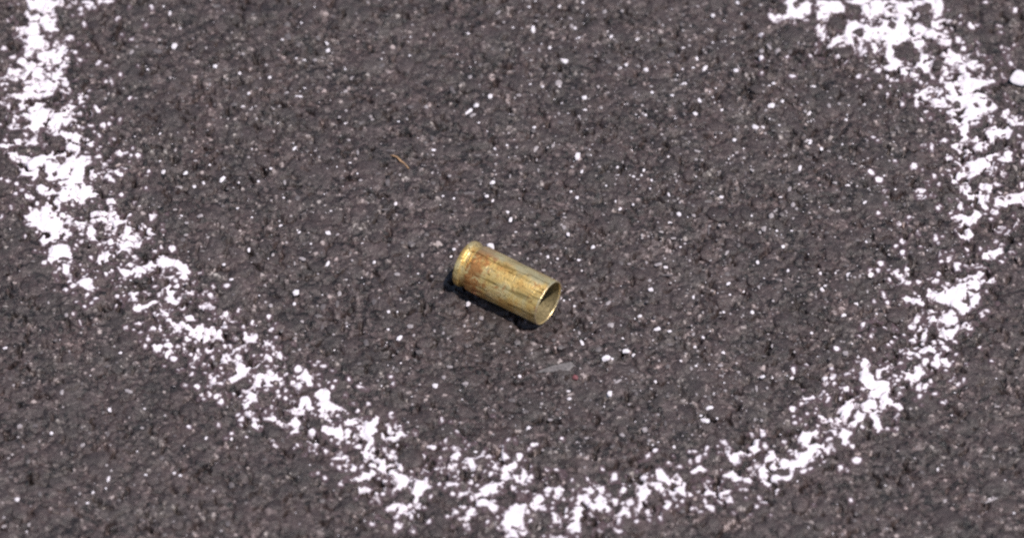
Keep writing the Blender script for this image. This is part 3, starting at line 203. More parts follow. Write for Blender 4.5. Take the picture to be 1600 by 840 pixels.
# ------------------------------------------------------------------ materials
def mat_asphalt(name, use_attr):
    N = Nodes(name)
    tc = N.n("ShaderNodeTexCoord")
    geo = N.n("ShaderNodeNewGeometry")
    pos = geo.outputs['Position']
    fine = N.noise(pos, 1500.0, 4.0, 0.62)
    mid = N.noise(pos, 420.0, 3.0, 0.6)
    big = N.noise(pos, 40.0, 3.0, 0.55)
    if use_attr:
        at = N.n("ShaderNodeAttribute", attribute_name="tone")
        tone = at.outputs['Fac']
        chip = N.n("ShaderNodeAttribute", attribute_name="chip").outputs['Fac']
        t = N.math('ADD', tone, N.math('MULTIPLY_ADD', mid.outputs['Fac'], 0.45, -0.225))
    else:
        oi = N.n("ShaderNodeObjectInfo")
        chip = 0.35
        t = N.math('MULTIPLY_ADD', oi.outputs['Random'], 0.14, 0.28)
        t = N.math('ADD', t, N.math('MULTIPLY_ADD', mid.outputs['Fac'], 0.45, -0.225))
    t = N.math('ADD', t, N.math('MULTIPLY_ADD', fine.outputs['Fac'], 1.0, -0.50))
    t = N.math('ADD', t, N.math('MULTIPLY_ADD', big.outputs['Fac'], 0.30, -0.15))
    for vs_, gain in ((1250.0, 0.29), (620.0, 0.15)):          # chips of crushed stone, each with its own tone
        vo = N.n("ShaderNodeTexVoronoi")
        vo.inputs['Scale'].default_value = vs_
        N.l(pos, vo.inputs['Vector'])
        sp = N.n("ShaderNodeSeparateColor")
        N.l(vo.outputs['Color'], sp.inputs[0])
        pw = N.math('POWER', sp.outputs[0], 2.2)
        pw = N.math('MULTIPLY_ADD', pw, gain * 1.7, -gain * 0.53)
        t = N.math('ADD', t, N.math('MULTIPLY', pw, chip))
    col = N.ramp(t, [(0.0, (0.009, 0.0060, 0.0058)), (0.25, (0.045, 0.0310, 0.0296)),
                     (0.5, (0.080, 0.0570, 0.0540)), (0.75, (0.152, 0.113, 0.107)),
                     (1.0, (0.44, 0.355, 0.338))])
    # faint greenish grey and brownish stones
    hue = N.noise(pos, 130.0, 2.0, 0.5)
    green = N.ramp(hue.outputs['Fac'], [(0.0, (0.92, 1.06, 1.02)), (0.36, (0.96, 1.03, 1.0)), (0.5, (1.0, 1.0, 1.0)), (0.68, (1.04, 0.98, 0.97)), (1.0, (1.08, 0.97, 0.92))])
    c = N.mix(1.0, col.outputs[0], green.outputs[0], 'MULTIPLY')
    N.l(c, N.b.inputs['Base Color'])
    rr = N.n("ShaderNodeMapRange")
    N.l(fine.outputs['Fac'], rr.inputs[0])
    rr.inputs[1].default_value = 0.3; rr.inputs[2].default_value = 0.7
    rr.inputs[3].default_value = 0.58; rr.inputs[4].default_value = 0.34
    N.l(rr.outputs[0], N.b.inputs['Roughness'])
    N.b.inputs['Specular IOR Level'].default_value = 0.5
    grain = N.noise(pos, 2600.0, 3.0, 0.6)
    nb = N.bump(mid.outputs['Fac'], 0.35, 0.0008)
    nb = N.bump(grain.outputs['Fac'], 0.75, 0.00035, nb)
    N.l(nb, N.b.inputs['Normal'])
    return N.m

def mat_paint():
    N = Nodes("white_spray_paint")
    pos = N.n("ShaderNodeNewGeometry").outputs['Position']
    a = N.noise(pos, 1100.0, 4.0, 0.65)
    b = N.noise(pos, 260.0, 3.0, 0.55)
    col = N.ramp(a.outputs['Fac'], [(0.25, (0.78, 0.69, 0.735)), (0.5, (0.85, 0.76, 0.80)), (0.75, (0.89, 0.81, 0.845))])
    # where the coat is thin the asphalt shows through it
    cov = N.n("ShaderNodeAttribute", attribute_name="coat")
    f = N.math('ADD', cov.outputs['Fac'], N.math('MULTIPLY_ADD', a.outputs['Fac'], 1.5, -0.75))
    f = N.math('ADD', f, N.math('MULTIPLY_ADD', b.outputs['Fac'], 0.5, -0.25))
    thin = N.ramp(f, [(0.10, (0.0, 0.0, 0.0)), (0.52, (1.0, 1.0, 1.0))])
    c = N.mix(thin.outputs[0], (0.092, 0.060, 0.066), col.outputs[0])
    N.l(c, N.b.inputs['Base Color'])
    N.b.inputs['Roughness'].default_value = 0.65
    N.b.inputs['Specular IOR Level'].default_value = 0.3
    N.l(N.bump(a.outputs['Fac'], 0.5, 0.0003), N.b.inputs['Normal'])
    return N.m

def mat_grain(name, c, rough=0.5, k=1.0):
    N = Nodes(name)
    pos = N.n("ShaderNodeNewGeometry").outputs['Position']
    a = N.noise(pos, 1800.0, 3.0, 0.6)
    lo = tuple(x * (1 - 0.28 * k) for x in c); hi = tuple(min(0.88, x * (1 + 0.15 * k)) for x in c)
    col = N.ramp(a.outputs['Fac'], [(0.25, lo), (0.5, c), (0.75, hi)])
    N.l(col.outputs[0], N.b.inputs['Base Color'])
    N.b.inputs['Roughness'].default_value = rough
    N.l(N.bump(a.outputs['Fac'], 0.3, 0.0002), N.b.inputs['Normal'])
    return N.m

def mat_brass(name, polished=0.0):
    N = Nodes(name)
    tc = N.n("ShaderNodeTexCoord")
    ob = tc.outputs['Object']          # x runs along the case, metres
    mp = N.n("ShaderNodeMapping")
    mp.inputs['Scale'].default_value = (0.10, 1.0, 1.0)
    N.l(ob, mp.inputs['Vector'])
    streak = N.noise(mp.outputs[0], 1500.0, 3.0, 0.6)       # lengthwise scratches
    blot = N.noise(ob, 260.0, 4.0, 0.62, 0.4)
    blot2 = N.noise(ob, 640.0, 4.0, 0.68, 0.5)
    sep = N.n("ShaderNodeSeparateXYZ")
    N.l(ob, sep.inputs[0])
    headward = N.n("ShaderNodeMapRange")
    N.l(sep.outputs[0], headward.inputs[0])
    headward.inputs[1].default_value = 0.004; headward.inputs[2].default_value = 0.010
    headward.inputs[3].default_value = 0.20; headward.inputs[4].default_value = 0.0
    rimward = N.n("ShaderNodeMapRange")
    N.l(sep.outputs[0], rimward.inputs[0])
    rimward.inputs[1].default_value = 0.0012; rimward.inputs[2].default_value = 0.0035
    rimward.inputs[3].default_value = -0.3; rimward.inputs[4].default_value = 0.0
    base = N.ramp(blot.outputs['Fac'], [(0.34, (0.86, 0.50, 0.15)), (0.48, (0.94, 0.63, 0.22)), (0.62, (0.95, 0.74, 0.36))])
    tarn_f = N.math('ADD', N.math('ADD', blot2.outputs['Fac'], headward.outputs[0]), rimward.outputs[0])
    tarn = N.ramp(tarn_f, [(0.56, (0, 0, 0)), (0.66, (1, 1, 1))])
    c = N.mix(tarn.outputs[0], base.outputs[0], (0.60, 0.27, 0.09))
    sc = N.ramp(streak.outputs['Fac'], [(0.35, (0.34, 0.32, 0.24)), (0.47, (1, 1, 1)), (0.62, (1, 1, 1)), (0.74, (1.25, 1.22, 1.15))])
    nick = N.noise(ob, 1500.0, 2.0, 0.5, 0.3)
    nk = N.ramp(nick.outputs['Fac'], [(0.31, (0.25, 0.20, 0.13)), (0.37, (1, 1, 1))])
    c = N.mix(0.9 * (1 - polished), c, nk.outputs[0], 'MULTIPLY')
    # grey sky reflection put into the colour along the upper far flank
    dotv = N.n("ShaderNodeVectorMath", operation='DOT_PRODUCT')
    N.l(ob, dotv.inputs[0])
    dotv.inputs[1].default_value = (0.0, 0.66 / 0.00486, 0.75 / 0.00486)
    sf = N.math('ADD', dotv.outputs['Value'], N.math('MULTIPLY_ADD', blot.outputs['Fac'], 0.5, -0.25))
    sky_sheen = N.ramp(sf, [(0.72, (0, 0, 0)), (0.90, (1, 1, 1))])
    c = N.mix(N.math('MULTIPLY', sky_sheen.outputs[0], 0.55), c, (0.60, 0.52, 0.33))
    c = N.mix(0.85 * (1 - polished), c, sc.outputs[0], 'MULTIPLY')
    if polished:
        c = N.mix(0.4, c, (0.95, 0.84, 0.60))
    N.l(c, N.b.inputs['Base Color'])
    N.b.inputs['Metallic'].default_value = 0.70 + 0.1 * polished
    rr = N.math('MULTIPLY_ADD', blot2.outputs['Fac'], 0.30, 0.26 - 0.1 * polished)
    N.l(rr, N.b.inputs['Roughness'])
    nb = N.bump(streak.outputs['Fac'], 0.45, 0.0003)
    nb = N.bump(nick.outputs['Fac'], 0.30, 0.0003, nb)
    nb = N.bump(blot2.outputs['Fac'], 0.25, 0.0006, nb)
    N.l(nb, N.b.inputs['Normal'])
    return N.m

def mat_plain(name, c, rough=0.6, k=1.6):
    return mat_grain(name, c, rough, k)

M_ASPH = mat_asphalt("asphalt", True)
M_STONE = mat_asphalt("asphalt_stone", False)
M_PAINT = mat_paint()
M_WHITE = mat_grain("white_grain", (0.82, 0.735, 0.765), 0.6)
M_PALE = mat_grain("pale_grain", (0.36, 0.31, 0.315), 0.5)
M_GREY = mat_grain("grey_grain", (0.135, 0.112, 0.112), 0.55)
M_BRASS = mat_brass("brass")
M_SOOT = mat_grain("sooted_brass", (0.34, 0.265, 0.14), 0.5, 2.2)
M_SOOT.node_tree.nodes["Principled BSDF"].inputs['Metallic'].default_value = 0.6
M_BRASS_LIP = mat_brass("brass_lip", 1.0)

# ------------------------------------------------------------------ ground grid (mm)
def axis(lo, hi, step, far, more=()):
    core = np.arange(lo, hi + step * 0.5, step)
    core = np.concatenate([core, core[-1] + np.asarray(more)]) if len(more) else core
    grow = []
    d = step; x = 0.0
    while x < far:
        d *= 1.10
        x += d
        grow.append(x)
    grow = np.array(grow)
    return np.concatenate([lo - grow[::-1], core, core[-1] + grow])

XS = axis(-119.0, 119.0, 0.24, 60000.0)
YS = axis(-80.0, 84.0, 0.28, 60000.0, np.arange(0.42, 42.0, 0.42))
X, Y = np.meshgrid(XS, YS, indexing='xy')
ny, nx = X.shape
R = np.hypot(X, Y)
near = smooth01((900.0 - R) / 700.0)
H = (fbm(X, Y, 26.0, 3, 2) - 0.5) * 0.55 + ((fbm(X, Y, 2.2, 5, 3) - 0.5) * 0.7 - 0.28) * near
H += (fbm(X, Y, 0.75, 9, 2) - 0.5) * 0.30 * near
CHIP = np.ones_like(X)
TONE = 0.30 + 0.09 * smooth01((R - 120.0) / 60.0) + (fbm(X, Y, 1.1, 21, 2) - 0.5) * 0.25

# ---- paint field, signed distance in mm, positive where there is paint
def parse(s):
    return [np.array([[float(v) / 10 for v in p.split(',')] for p in c.split()]) for c in s.split(';') if c.strip()]

def window(x0, x1, y0, y1):
    i0, i1 = np.searchsorted(XS, [x0, x1]); j0, j1 = np.searchsorted(YS, [y0, y1])
    return slice(j0, j1), slice(i0, i1)

WX = X + (fbm(X, Y, 1.7, 41, 2) - 0.5) * 0.7
WY = Y + (fbm(X, Y, 1.7, 43, 2) - 0.5) * 0.85
F = np.full_like(X, -9.0)

def poly_sd(P, x, y):
    d2 = np.full(x.shape, 1e9); inside = np.zeros(x.shape, bool)
    n = len(P)
    for k in range(n):
        ax, ay = P[k]; bx, by = P[(k + 1) % n]
        ex, ey = bx - ax, by - ay
        L = ex * ex + ey * ey + 1e-9
        t = np.clip(((x - ax) * ex + (y - ay) * ey) / L, 0, 1)
        d2 = np.minimum(d2, (x - ax - t * ex) ** 2 + (y - ay - t * ey) ** 2)
        if ay != by:
            c = ((ay > y) != (by > y)) & (x < ex * (y - ay) / (by - ay) + ax)
            inside ^= c
    d = np.sqrt(d2)
    return np.where(inside, d, -d)

PATCHES = parse(PAINT_PATCHES)
for P in PATCHES:
    w = window(P[:, 0].min() - 2, P[:, 0].max() + 2, P[:, 1].min() - 2, P[:, 1].max() + 2)
    F[w] = np.maximum(F[w], poly_sd(P, WX[w], WY[w]) + 0.09)
for P in parse(PAINT_GAPS):
    w = window(P[:, 0].min() - 2, P[:, 0].max() + 2, P[:, 1].min() - 2, P[:, 1].max() + 2)
    F[w] = np.minimum(F[w], -poly_sd(P, WX[w], WY[w]) + 0.05)

# pinholes and frayed edges left by the rough surface
F -= np.clip(fbm(X, Y, 1.5, 61, 2) - 0.635, 0, None) * 4.5
F += np.clip(0.36 - fbm(X, Y, 1.1, 63, 2), 0, None) * 1.6 * (F > -0.8)

# the rest of the ring, beyond the picture: the sprayer went round in one loop
def ring_centre(t):
    p = ((-97.0, 78.0), (-86.0, 124.0), (44.0, 126.0), (77.0, 80.0))
    w = ((1 - t) ** 3, 3 * t * (1 - t) ** 2, 3 * t * t * (1 - t), t ** 3)
    return sum(a * q[0] for a, q in zip(w, p)), sum(a * q[1] for a, q in zip(w, p))
for k in range(330):
    cx, cy = ring_centre(k / 329)
    cx += rng.normal(0, 3.2); cy += rng.normal(0, 3.2)
    rad = rng.uniform(0.8, 3.4)
    n = rng.integers(7, 12)
    ang = np.sort(rng.uniform(0, 2 * math.pi, n))
    rr = rad * rng.uniform(0.35, 1.3, n)
    if cy - rr.max() < 83.0:
        continue
    P = np.stack([cx + rr * np.cos(ang), cy + rr * np.sin(ang)], 1)
    w = window(cx - 6, cx + 6, cy - 6, cy + 6)
    F[w] = np.maximum(F[w], poly_sd(P, WX[w], WY[w]))

def dot(cx, cy, rx, ry, ang=0.0):
    m = max(rx, ry) + 0.8
    w = window(cx - m, cx + m, cy - m, cy + m)
    dx = X[w] - cx; dy = Y[w] - cy
    ca, sa = math.cos(ang), math.sin(ang)
    u = (dx * ca + dy * sa) / rx; v = (-dx * sa + dy * ca) / ry
    wob = (WX[w] - X[w]) * 0.25
    q = np.sqrt(u * u + v * v) + wob
    F[w] = np.maximum(F[w], (1.0 - q) * min(rx, ry))

for t in PAINT_DOTS.split():
    cx, cy, rx, ry = [float(v) / 10 for v in t.split(',')]
    dot(cx, cy, max(rx, 0.26), max(ry, 0.32), rng.uniform(-0.5, 0.5))
# fine spatter thrown round the patches
verts_all = np.concatenate(PATCHES)
for k in range(1500):
    p = verts_all[rng.integers(len(verts_all))]
    s = abs(rng.normal(0, 3.4)) + 0.5
    an = rng.uniform(0, 2 * math.pi)
    r = min(0.62, 0.14 + abs(rng.normal(0, 0.15)))
    dot(p[0] + s * math.cos(an), p[1] + s * math.sin(an), r * rng.uniform(0.8, 1.5), r * rng.uniform(0.8, 1.5), rng.uniform(0, 3))

# ---- stones set in the binder
def stone_shape(r, g):
    n = g.integers(6, 10)
    ang = (np.arange(n) + g.uniform(-0.32, 0.32, n)) * 2 * math.pi / n + g.uniform(0, 6.28)
    rr = r * g.uniform(0.72, 1.1, n)
    return np.cos(ang), np.sin(ang), rr

def stamp(cx, cy, r, top, tilt, tone, g):
    m = r * 1.15
    w = window(cx - m, cx + m, cy - m, cy + m)
    if X[w].size == 0:
        return
    dx = X[w] - cx; dy = Y[w] - cy
    cs, sn, rr = stone_shape(r, g)
    d = np.full(dx.shape, -9.0)
    for a, b, q in zip(cs, sn, rr):
        d = np.maximum(d, (dx * a + dy * b) / q)
    z = top + tilt[0] * dx + tilt[1] * dy - r * 0.55 * np.clip(d - 0.62, 0, None) ** 1.7 * 2.2
    ok = (d < 1.0) & (z > H[w])
    Hw = H[w]; Tw = TONE[w]
    Hw[ok] = z[ok]
    Tw[ok] = tone + (Tw[ok] - 0.30) * 0.5
    Cw = CHIP[w]
    Cw[ok] = 0.25 if r > 1.5 else (0.7 if r > 0.8 else 1.0)

AX0, AX1, AY0, AY1 = -150.0, 150.0, -110.0, 130.0
def scatter(n, rlo, rhi, hlo, hhi, tmean, tsd, tiltsd):
    for k in range(n):
        cx = rng.uniform(AX0, AX1); cy = rng.uniform(AY0, AY1)
        r = rlo + (rhi - rlo) * rng.random() ** 1.8
        stamp(cx, cy, r, rng.uniform(hlo, hhi), rng.normal(0, tiltsd, 2), float(np.clip(rng.normal(tmean, tsd), 0.06, 0.95)), rng)
scatter(2200, 1.8, 3.6, -0.25, 0.26, 0.36, 0.05, 0.07)
scatter(9000, 0.8, 1.8, -0.25, 0.34, 0.38, 0.09, 0.13)
scatter(34000, 0.30, 0.75, -0.30, 0.42, 0.41, 0.24, 0.26)

# short deep crevices between the stones
for k in range(3200):
    cx = rng.uniform(AX0, AX1); cy = rng.uniform(AY0, AY1)
    ln = rng.uniform(0.3, 1.5); wd = rng.uniform(0.22, 0.42); an = rng.uniform(0, math.pi)
    m = ln + 3 * wd
    w = window(cx - m, cx + m, cy - m, cy + m)
    dx = X[w] - cx; dy = Y[w] - cy
    u = dx * math.cos(an) + dy * math.sin(an); v = -dx * math.sin(an) + dy * math.cos(an) + 0.35 * np.sin(u * 2.3 + k)
    q = np.hypot(np.clip(np.abs(u) - ln, 0, None), v) / wd
    H[w] -= rng.uniform(0.7, 2.2) * np.exp(-q ** 2 * 1.1)

# paint does not reach the deepest crevices
HS = (fbm(X, Y, 26.0, 3, 2) - 0.5) * 0.55
F = np.where(H - HS < -0.26, np.minimum(F, (H - HS + 0.26) * 1.3 + 0.12), F)

def sample(A, x, y):
    i = np.clip(np.searchsorted(XS, x), 1, nx - 1); j = np.clip(np.searchsorted(YS, y), 1, ny - 1)
    return A[j, i]

# ------------------------------------------------------------------ asphalt sheet
idx = np.arange(nx * ny).reshape(ny, nx)
quads = np.stack([idx[:-1, :-1], idx[:-1, 1:], idx[1:, 1:], idx[1:, :-1]], -1).reshape(-1, 4)
me = grid_mesh("asphalt", np.stack([X, Y, H], -1).reshape(-1, 3) * MM, quads)
add_attr(me, "tone", TONE)
add_attr(me, "chip", CHIP)
me.materials.append(M_ASPH)
asphalt = link(bpy.data.objects.new("asphalt_ground", me))
asphalt["kind"] = "structure"
asphalt["label"] = "dark mauve-grey asphalt with coarse worn aggregate"

# ------------------------------------------------------------------ stones large enough to pick out
def stone_mesh(k):
    g = np.random.default_rng(500 + k)
    n = 11
    ang = (np.arange(n) + g.uniform(-0.3, 0.3, n)) * 2 * math.pi / n
    rr = g.uniform(0.82, 1.08, n)
    vs = [(g.uniform(-.1, .1), g.uniform(-.1, .1), 0.19)]
    rings = [(0.52, 0.175), (0.82, 0.10), (1.0, -0.08), (0.96, -0.5)]
    for s, z in rings:
        for a, q in zip(ang, rr):
            vs.append((s * q * math.cos(a), s * q * math.sin(a), z + g.uniform(-0.03, 0.03)))
    fs = [(0, 1 + i, 1 + (i + 1) % n) for i in range(n)]
    for r_ in range(len(rings) - 1):
        b = 1 + r_ * n
        for i in range(n):
            fs.append((b + i, b + n + i, b + n + (i + 1) % n, b + (i + 1) % n))
    m = mesh_from("stone", vs, fs)
    m.materials.append(M_STONE)
    return m
STONE_MESHES = [stone_mesh(k) for k in range(14)]

spots = []
# stones that show as dark islands in and beside the paint (mm)
for x, y, r in [(84.1, 63.0, 2.6), (90.4, 65.1, 1.5), (90.9, 59.4, 1.5), (69.8, 72.4, 2.0), (74.4, 69.4, 1.0), (71.3, 63.5, 2.2),
                (60.6, 69.0, 2.9), (58.2, 77.0, 1.4), (-47.9, -43.9, 2.5), (-20.0, -51.1, 2.9), (78.7, -12.6, 2.7), (89.0, 73.6, 1.5)]:
    spots.append((x, y, r, True))
def in_view(x, y):
    t = (y + 71.8) / 151.3
    return -0.02 < t < 1.02 and abs(x) < 100 + 10.8 * t + 2
CASE_HEAD = np.array([-9.54, -2.87]); CASE_MOUTH = np.array([7.52, -14.14])
def near_case(x, y, m):
    d = CASE_MOUTH - CASE_HEAD; L = d @ d
    t = np.clip(((x - CASE_HEAD[0]) * d[0] + (y - CASE_HEAD[1]) * d[1]) / L, 0, 1)
    return np.hypot(x - CASE_HEAD[0] - t * d[0], y - CASE_HEAD[1] - t * d[1]) < m
tries = 0
while len(spots) < 290 and tries < 20000:
    tries += 1
    x = rng.uniform(-112, 112); y = rng.uniform(-74, 82)
    r = 1.5 + 1.7 * rng.random() ** 2
    if not in_view(x, y) or near_case(x, y, r + 6.5):
        continue
    w = window(x - r, x + r, y - r, y + r)
    if F[w].max() > -0.25:
        continue
    if any((x - a) ** 2 + (y - b) ** 2 < (r + c) ** 2 * 1.1 for a, b, c, f in spots):
        continue
    spots.append((x, y, r, False))
for k, (x, y, r, fixed) in enumerate(spots):
    o = bpy.data.objects.new("stone", STONE_MESHES[k % len(STONE_MESHES)])
    w = window(x - r * .7, x + r * .7, y - r * .7, y + r * .7)
    z = float(np.percentile(H[w], 80)) + (0.16 if fixed else rng.uniform(-0.22, 0.02))
    o.location = (x * MM, y * MM, (z - 0.10 * r * 0.9) * MM)
    o.scale = (r * MM, r * rng.uniform(0.75, 1.0) * MM, r * MM * rng.uniform(0.7, 1.0))
    o.rotation_euler = (rng.normal(0, 0.07), rng.normal(0, 0.07), rng.uniform(0, 6.28))
    link(o, asphalt)

# ------------------------------------------------------------------ pale grains in the surface
def grain_mesh(k, mat):
    g = np.random.default_rng(900 + k)
    t = (1 + 5 ** 0.5) / 2
    V = np.array([(-1, t, 0), (1, t, 0), (-1, -t, 0), (1, -t, 0), (0, -1, t), (0, 1, t), (0, -1, -t), (0, 1, -t), (t, 0, -1), (t, 0, 1), (-t, 0, -1), (-t, 0, 1)], float)
    V /= np.linalg.norm(V[0])
    V *= g.uniform(0.74, 1.14, (12, 1))
    Fc = [(0, 11, 5), (0, 5, 1), (0, 1, 7), (0, 7, 10), (0, 10, 11), (1, 5, 9), (5, 11, 4), (11, 10, 2), (10, 7, 6), (7, 1, 8), (3, 9, 4), (3, 4, 2), (3, 2, 6), (3, 6, 8), (3, 8, 9), (4, 9, 5), (2, 4, 11), (6, 2, 10), (8, 6, 7), (9, 8, 1)]
    if mat is None:
        return V, Fc
    m = mesh_from("grain", V, Fc, False)
    m.materials.append(mat)
    return m
GRAIN_MESHES = {b: [grain_mesh(k, m) for k in range(6)] for b, m in ((2, M_WHITE), (1, M_PALE), (0, M_GREY))}
glist = []
for t in GRAINS.split():
    x, y, rx, ry, b = [int(v) for v in t.split(',')]
    x /= 10; y /= 10; rx /= 100; ry /= 100
    if near_case(x, y, 5.0) or sample(F, x, y) > -0.1:
        continue
    glist.append((x, y, rx, ry, b))
glist.sort(key=lambda q: -(q[2] * q[3]) * (0.5 + q[4]))
GV = {0: ([], []), 1: ([], []), 2: ([], [])}
PROTO = [grain_mesh(k, None) for k in range(6)]
def loose_grain(x, y, rx, ry, rz, b):
    V, Fc = PROTO[rng.integers(6)]
    a = rng.uniform(0, 6.28); ca, sa = math.cos(a), math.sin(a)
    W = V @ np.array([[ca, sa, 0], [-sa, ca, 0], [0, 0, 1]])
    W = W * np.array([rx, ry, rz]) + np.array([x, y, float(sample(H, x, y)) + 0.25 * rz])
    vs, fs = GV[b]
    o = len(vs)
    vs.extend((W * MM).tolist()); fs.extend([tuple(i + o for i in f) for f in Fc])
for k, (x, y, rx, ry, b) in enumerate(glist):
    rx *= 0.98; ry *= 0.88
    rz = 0.55 * min(rx, ry)
    if k < 296:
        o = bpy.data.objects.new("pale_grain", GRAIN_MESHES[b][k % 6])
        o.location = (x * MM, y * MM, (float(sample(H, x, y)) + 0.25 * rz) * MM)
        o.scale = (rx * MM, ry * MM, rz * MM)
        o.rotation_euler = (rng.normal(0, 0.12), rng.normal(0, 0.12), rng.normal(0, 0.35))
        link(o, asphalt)
    else:
        loose_grain(x, y, rx, ry, rz, b)
# the countless smaller ones, thinning out beyond the picture
for k in range(5200):
    a = rng.uniform(0, 2 * math.pi); q = 120.0 + 190.0 * rng.random() ** 1.3
    x, y = q * math.cos(a), 10 + q * math.sin(a)
    if (abs(x) < 125 and -85 < y < 100) or sample(F, x, y) > -0.05:
        continue
    r = 0.14 + abs(rng.normal(0, 0.13))
    loose_grain(x, y, r * rng.uniform(0.8, 1.6), r * rng.uniform(0.8, 1.6), r * 0.6, int(rng.choice([0, 1, 2], p=[0.5, 0.42, 0.08])))
for k in range(10500):
    x = rng.uniform(-125, 125); y = rng.uniform(-85, 100)
    if near_case(x, y, 4.6) or sample(F, x, y) > -0.05:
        continue
    # thicker inside the ring towards its far side, thin outside it
    e = math.hypot((x + 1) / 97.0, (y - 20) / 72.0)
    dens = 0.46 if e < 1.0 else 0.22
    if e < 1.0 and x > 0:
        dens = 1.0
    if rng.random() > dens:
        continue
    r = min(0.46, 0.11 + abs(rng.normal(0, 0.105)))
    b = int(rng.choice([0, 1, 2], p=[0.46, 0.42, 0.12]))
    if b == 0:
        r *= 1.5
    loose_grain(x, y, r * rng.uniform(0.8, 1.6), r * rng.uniform(0.8, 1.6), r * 0.6, b)
for b, nm, mt in ((2, "white_grit", M_WHITE), (1, "pale_grit", M_PALE), (0, "grey_grit", M_GREY)):
    m = mesh_from(nm, GV[b][0], GV[b][1], False)
    m.materials.append(mt)
    o = link(bpy.data.objects.new(nm, m), asphalt)
    o["kind"] = "stuff"

# ------------------------------------------------------------------ the sprayed ring
EDGE = 0.34
t_p = np.clip((F + EDGE) / 0.9, -1.0, 1.0)
PZ = H + np.where(t_p > 0, 0.05 + 0.15 * np.sqrt(np.clip(t_p, 0, 1)), 0.05 + 0.9 * t_p) + (fbm(X, Y, 0.9, 77, 2) - 0.5) * 0.04
wet = (F > -EDGE - 0.05)
kq = wet[:-1, :-1] | wet[:-1, 1:] | wet[1:, 1:] | wet[1:, :-1]
pq = quads[kq.ravel()]
used = np.unique(pq)
remap = np.full(nx * ny, -1, np.int64); remap[used] = np.arange(len(used))
PP = np.stack([X, Y, PZ], -1).reshape(-1, 3)[used] * MM
me = grid_mesh("painted_ring", PP, remap[pq])
add_attr(me, "coat", np.clip((F.ravel()[used] + 0.16) / 0.42, -1.0, 2.2) * 0.55)
me.materials.append(M_PAINT)
ring = link(bpy.data.objects.new("painted_ring", me))
ring["label"] = "broken white spray-painted ring on the asphalt around the spent brass case"
ring["category"] = "paint marking"

# ------------------------------------------------------------------ spent cartridge case
DENTS = [(8.5, 1.35, 0.16, 1.6), (15.2, 2.35, 0.13, 1.3), (12.0, 0.6, 0.14, 1.8), (18.6, 1.9, 0.10, 1.2), (5.5, 2.7, 0.10, 1.2)]
def revolve(name, prof, mat, seg=128, close=False, warp=0.0):
    vs = []; fs = []
    n = len(prof)
    for i in range(seg):
        a = 2 * math.pi * i / seg
        for x, r in prof:
            rr = r * (1 + warp * (0.010 * math.sin(2 * a + 0.6) + 0.004 * math.sin(5 * a + x * 0.35) + 0.003 * math.sin(3 * a - x * 0.6)))
            if warp:
                for dx, da, dd, dr in DENTS:
                    rr -= dd * math.exp(-((x - dx) ** 2 + ((a - da) * 4.9) ** 2) / (dr * dr))
            vs.append((x * MM, rr * math.cos(a) * MM, rr * math.sin(a) * MM))
    for i in range(seg):
        j = (i + 1) % seg
        for k in range(n - 1):
            fs.append((i * n + k, i * n + k + 1, j * n + k + 1, j * n + k))
    me = mesh_from(name, vs, fs)
    me.materials.append(mat)
    return me

L_CASE = 20.3
R_BODY = 4.86
case = bpy.data.objects.new("cartridge_case", None)
case.empty_display_size = 0.005
case["label"] = "spent brass cartridge case lying on its side inside the white ring"
case["category"] = "cartridge case"
link(case)
body_prof = [(2.05, 4.42), (2.3, 4.48), (2.75, 4.80), (3.0, 4.90), (3.4, 4.92)]
body_prof += [(x, 4.92 - 0.09 * (x - 3.4) / (L_CASE - 3.4)) for x in np.linspace(4.2, L_CASE - 0.35, 20)]
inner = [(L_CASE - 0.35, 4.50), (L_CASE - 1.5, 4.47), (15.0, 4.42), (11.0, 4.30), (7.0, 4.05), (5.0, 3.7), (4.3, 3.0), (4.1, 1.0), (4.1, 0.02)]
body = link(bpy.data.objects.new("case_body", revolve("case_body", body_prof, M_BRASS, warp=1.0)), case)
lip_prof = [(L_CASE - 0.35, 4.83), (L_CASE - 0.14, 4.82), (L_CASE, 4.77), (L_CASE + 0.01, 4.66), (L_CASE, 4.55), (L_CASE - 0.10, 4.50), (L_CASE - 0.35, 4.50)]
lip = link(bpy.data.objects.new("mouth_lip", revolve("mouth_lip", lip_prof, M_BRASS_LIP, warp=1.0)), body)
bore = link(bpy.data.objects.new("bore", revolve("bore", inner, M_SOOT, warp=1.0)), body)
head_prof = [(0.0, 2.45), (0.0, 4.60), (0.10, 4.86), (0.28, 4.97), (1.05, 4.97), (1.22, 4.90), (1.28, 4.45), (1.45, 4.38), (2.05, 4.42)]
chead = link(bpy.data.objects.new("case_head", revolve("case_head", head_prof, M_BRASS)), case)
prim_prof = [(0.0, 2.45), (0.22, 2.40), (0.22, 2.30), (0.06, 2.15), (0.05, 0.9), (0.45, 0.55), (0.62, 0.02)]
link(bpy.data.objects.new("primer", revolve("primer", prim_prof, M_BRASS)), chead)

